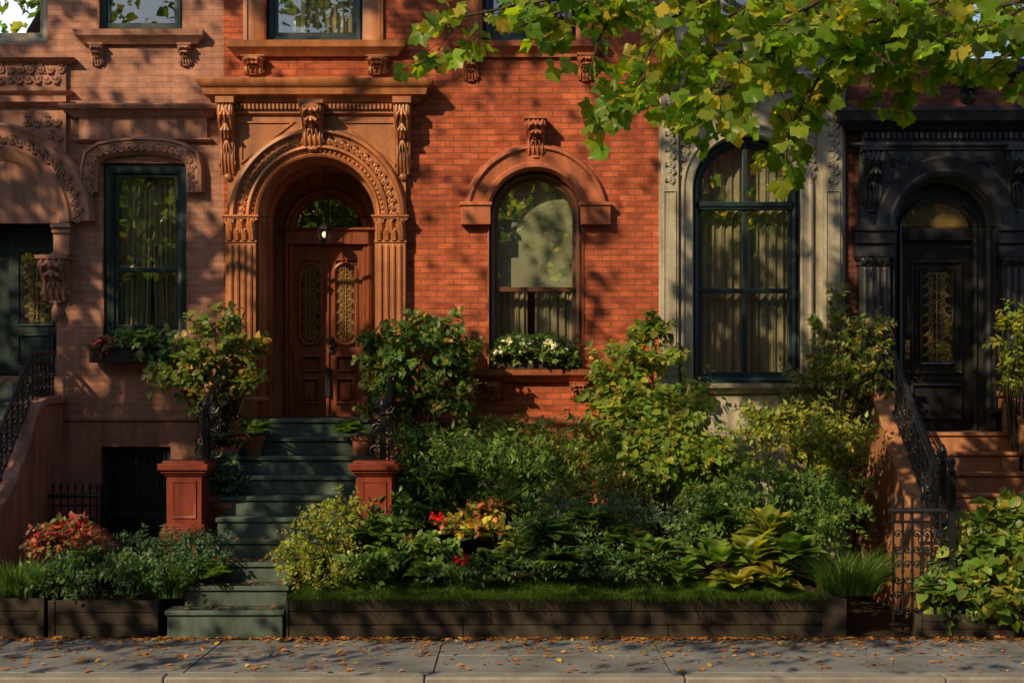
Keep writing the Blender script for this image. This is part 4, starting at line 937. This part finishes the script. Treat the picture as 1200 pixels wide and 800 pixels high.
boughs=[ ([(1500,-60),(1250,-40),(1000,-25),(800,-10),(640,0),(540,20),(505,70)],-6.2,.9),
 ([(1000,-25),(930,20),(880,60),(800,70),(740,100),(700,125)],-6.0,1.3),
 ([(1100,-30),(1010,30),(960,90),(925,150),(920,205)],-6.4,1.2),
 ([(1300,-30),(1180,20),(1100,50),(1060,85),(1020,115)],-6.1,1.1),
 ([(1350,0),(1240,40),(1180,65),(1150,90)],-5.9,.9),
 ([(860,-20),(790,20),(760,60),(745,110)],-6.5,1.1),
 ([(930,20),(870,90),(830,120),(800,135)],-6.6,1.3),([(960,0),(900,40),(860,80),(840,110)],-6.8,1.3),([(1040,20),(980,60),(950,100),(935,140)],-6.0,1.3),
 ([(700,-5),(640,20),(600,35)],-6.3,.7),([(1200,0),(1120,20),(1040,50),(970,60)],-6.6,1.2),([(1000,-25),(900,-10),(840,30),(800,50)],-5.8,1.2),
 ([(760,-10),(720,10),(700,50),(690,90)],-6.2,.8),([(1100,0),(1050,20),(1000,30),(900,30)],-6.9,1.2),([(1250,-20),(1200,10),(1160,30),(1110,40)],-6.7,1.0)]
mb=MB(); LP=[];LD=[]
R=random.Random(11)
att=B2+Vector((-.05,-.1,6.2))
for pts,Y,dn in boughs:
    w=[W(a,b_,Y+.25*math.sin(i*1.7)) for i,(a,b_) in enumerate(pts)]
    if pts[0][0]>=1300: w=[att,att.lerp(w[0],.5)+Vector((0,0,.25))]+w; r0=.05
    else: r0=.018
    m_=len(w); mb.tube(w,[r0*(1-i/(m_-1))+.004 for i in range(m_)],6)
    for i in range(m_-1):
        if pts[0][0]>=1300 and i<2: continue
        seg=(w[i+1]-w[i]); ln=seg.length
        for k_ in range(int(ln/.055*dn)):
            p=w[i]+seg*R.random(); L_=R.uniform(.08,.42)
            d=Vector((R.gauss(0,1),R.gauss(0,.8),R.gauss(-.3,.7))).normalized()
            q=p+d*L_
            if q.z < PZ(225,Y): continue
            mb.tube([p,p.lerp(q,.5)+Vector((0,0,.02)),q],[.004,.003,.002],3)
            for j in range(R.randint(2,4)):
                a=p.lerp(q,R.uniform(.4,1.)); LP.append(a); LD.append(d*.6+Vector((R.gauss(0,.6),R.gauss(0,.6),-.55+R.gauss(0,.4))))
mb.emit('hanging_boughs',tree2,M['bark'])
n=len(LP); print('bough leaves',n)
Nn=rng.normal(size=(n,3))*.75+np.array([-.35,-.6,.5])
sz=rng.uniform(.11,.25,n)
V,Fc=leafgeo(np.array([tuple(p) for p in LP]),np.array([tuple(p) for p in LD]),Nn,sz,MP_V*np.array([1.0,1,1.4]),MP_F)
V+=rng.normal(size=V.shape)*.004
emit_np('bough_leaves',V,Fc,np.repeat(pal([((.11,.20,.025),5),((.21,.28,.035),4),((.37,.34,.05),1.8)],n),len(MP_V),0),M['bleaf'],tree2)

# ---------- opposite side of the street (seen only in window reflections) ----------
OP=group('brick_house'); holes=[]; OT=11.9
for i in range(24):
    for j in range(3):
        x=-34.5+3*i; holes.append(rect(x-.5,x+.5,1.8+3.2*j,4.0+3.2*j))
plate('brick_wall',[rect(-38,38,0,OT)]+holes,-22.4,-22,M['brickB'],OP)
mb=MB(); mb.box(-38,38,-30,-22.5,0,OT); mb.emit('body',OP,M['dark'])
mb=MB(); mb.box(-38,38,-22.3,-21.6,OT,OT+.4); 
for h_ in holes: mb.box(h_[0][0]-.15,h_[2][0]+.15,-22,-21.85,h_[0][1]-.15,h_[0][1])
mb.emit('cornice_and_sills',OP,M['stoneC'])
for X in (-16.5,-9.5,-3.2,3.6,10,16.5):
    e=group('street_tree'); n=3600; Bp=Vector((X,-16.6,0))
    kk=24; ctr=norm(rng.normal(size=(kk,3)))*rng.uniform(.3,1,(kk,1))*np.array([3.3,1.6,2.7])+np.array([X,-18.2,6.6]); w=rng.integers(0,kk,n)
    Q=ctr[w]+norm(rng.normal(size=(n,3)))*rng.uniform(.3,1.1,(n,1))*.9
    V,Fc=leafgeo(Q,rng.normal(size=(n,3)),rng.normal(size=(n,3))+np.array([0,0,.6]),rng.uniform(.16,.28,n),RD_V,OV_F)
    emit_np('crown_leaves',V,Fc,np.repeat(pal(TG+[((.5,.36,.06),8)],n),5,0),M['tleaf'],e)  # golden tint put in for sunlit leaves reflected in the windows
    mb=MB(); mb.tube([Bp,Bp+Vector((0,0,3)),Bp+Vector((.1,-.2,6))],[.2,.15,.08],10)
    for i in range(6): c=Vector(ctr[i]); mb.tube([Bp+Vector((0,0,3.5+.3*i)),c.lerp(Bp+Vector((0,0,6)),.5),c],[.08,.05,.02],6)
    mb.emit('trunk_and_limbs',e,M['bark'])

# ---------- light, sky, camera ----------
w=bpy.data.worlds.new('World'); sc.world=w; w.use_nodes=True; nt=w.node_tree
sk=nt.nodes.new('ShaderNodeTexSky'); sk.sky_type='NISHITA'; sk.sun_disc=False; sk.sun_elevation=SE; sk.sun_rotation=math.atan2(Sx,Sy)
nt.links.new(sk.outputs[0],nt.nodes['Background'].inputs[0]); nt.nodes['Background'].inputs[1].default_value=.13
sl=bpy.data.lights.new('sun','SUN'); sl.energy=5; sl.angle=math.radians(.5); sl.color=(1,.74,.42)
so=bpy.data.objects.new('sun',sl); link(so); so.rotation_euler=S.to_track_quat('Z','Y').to_euler()
cam=bpy.data.cameras.new('camera'); co=bpy.data.objects.new('camera',cam); link(co)
co.location=(0,-CD,H); co.rotation_euler=(math.radians(90),0,0); cam.lens=36*F/1200; cam.sensor_width=36; cam.shift_y=(HY-400)/1200
cam.clip_end=500; sc.camera=co
sc.view_settings.view_transform='Standard'; sc.view_settings.look='None'; sc.view_settings.exposure=0
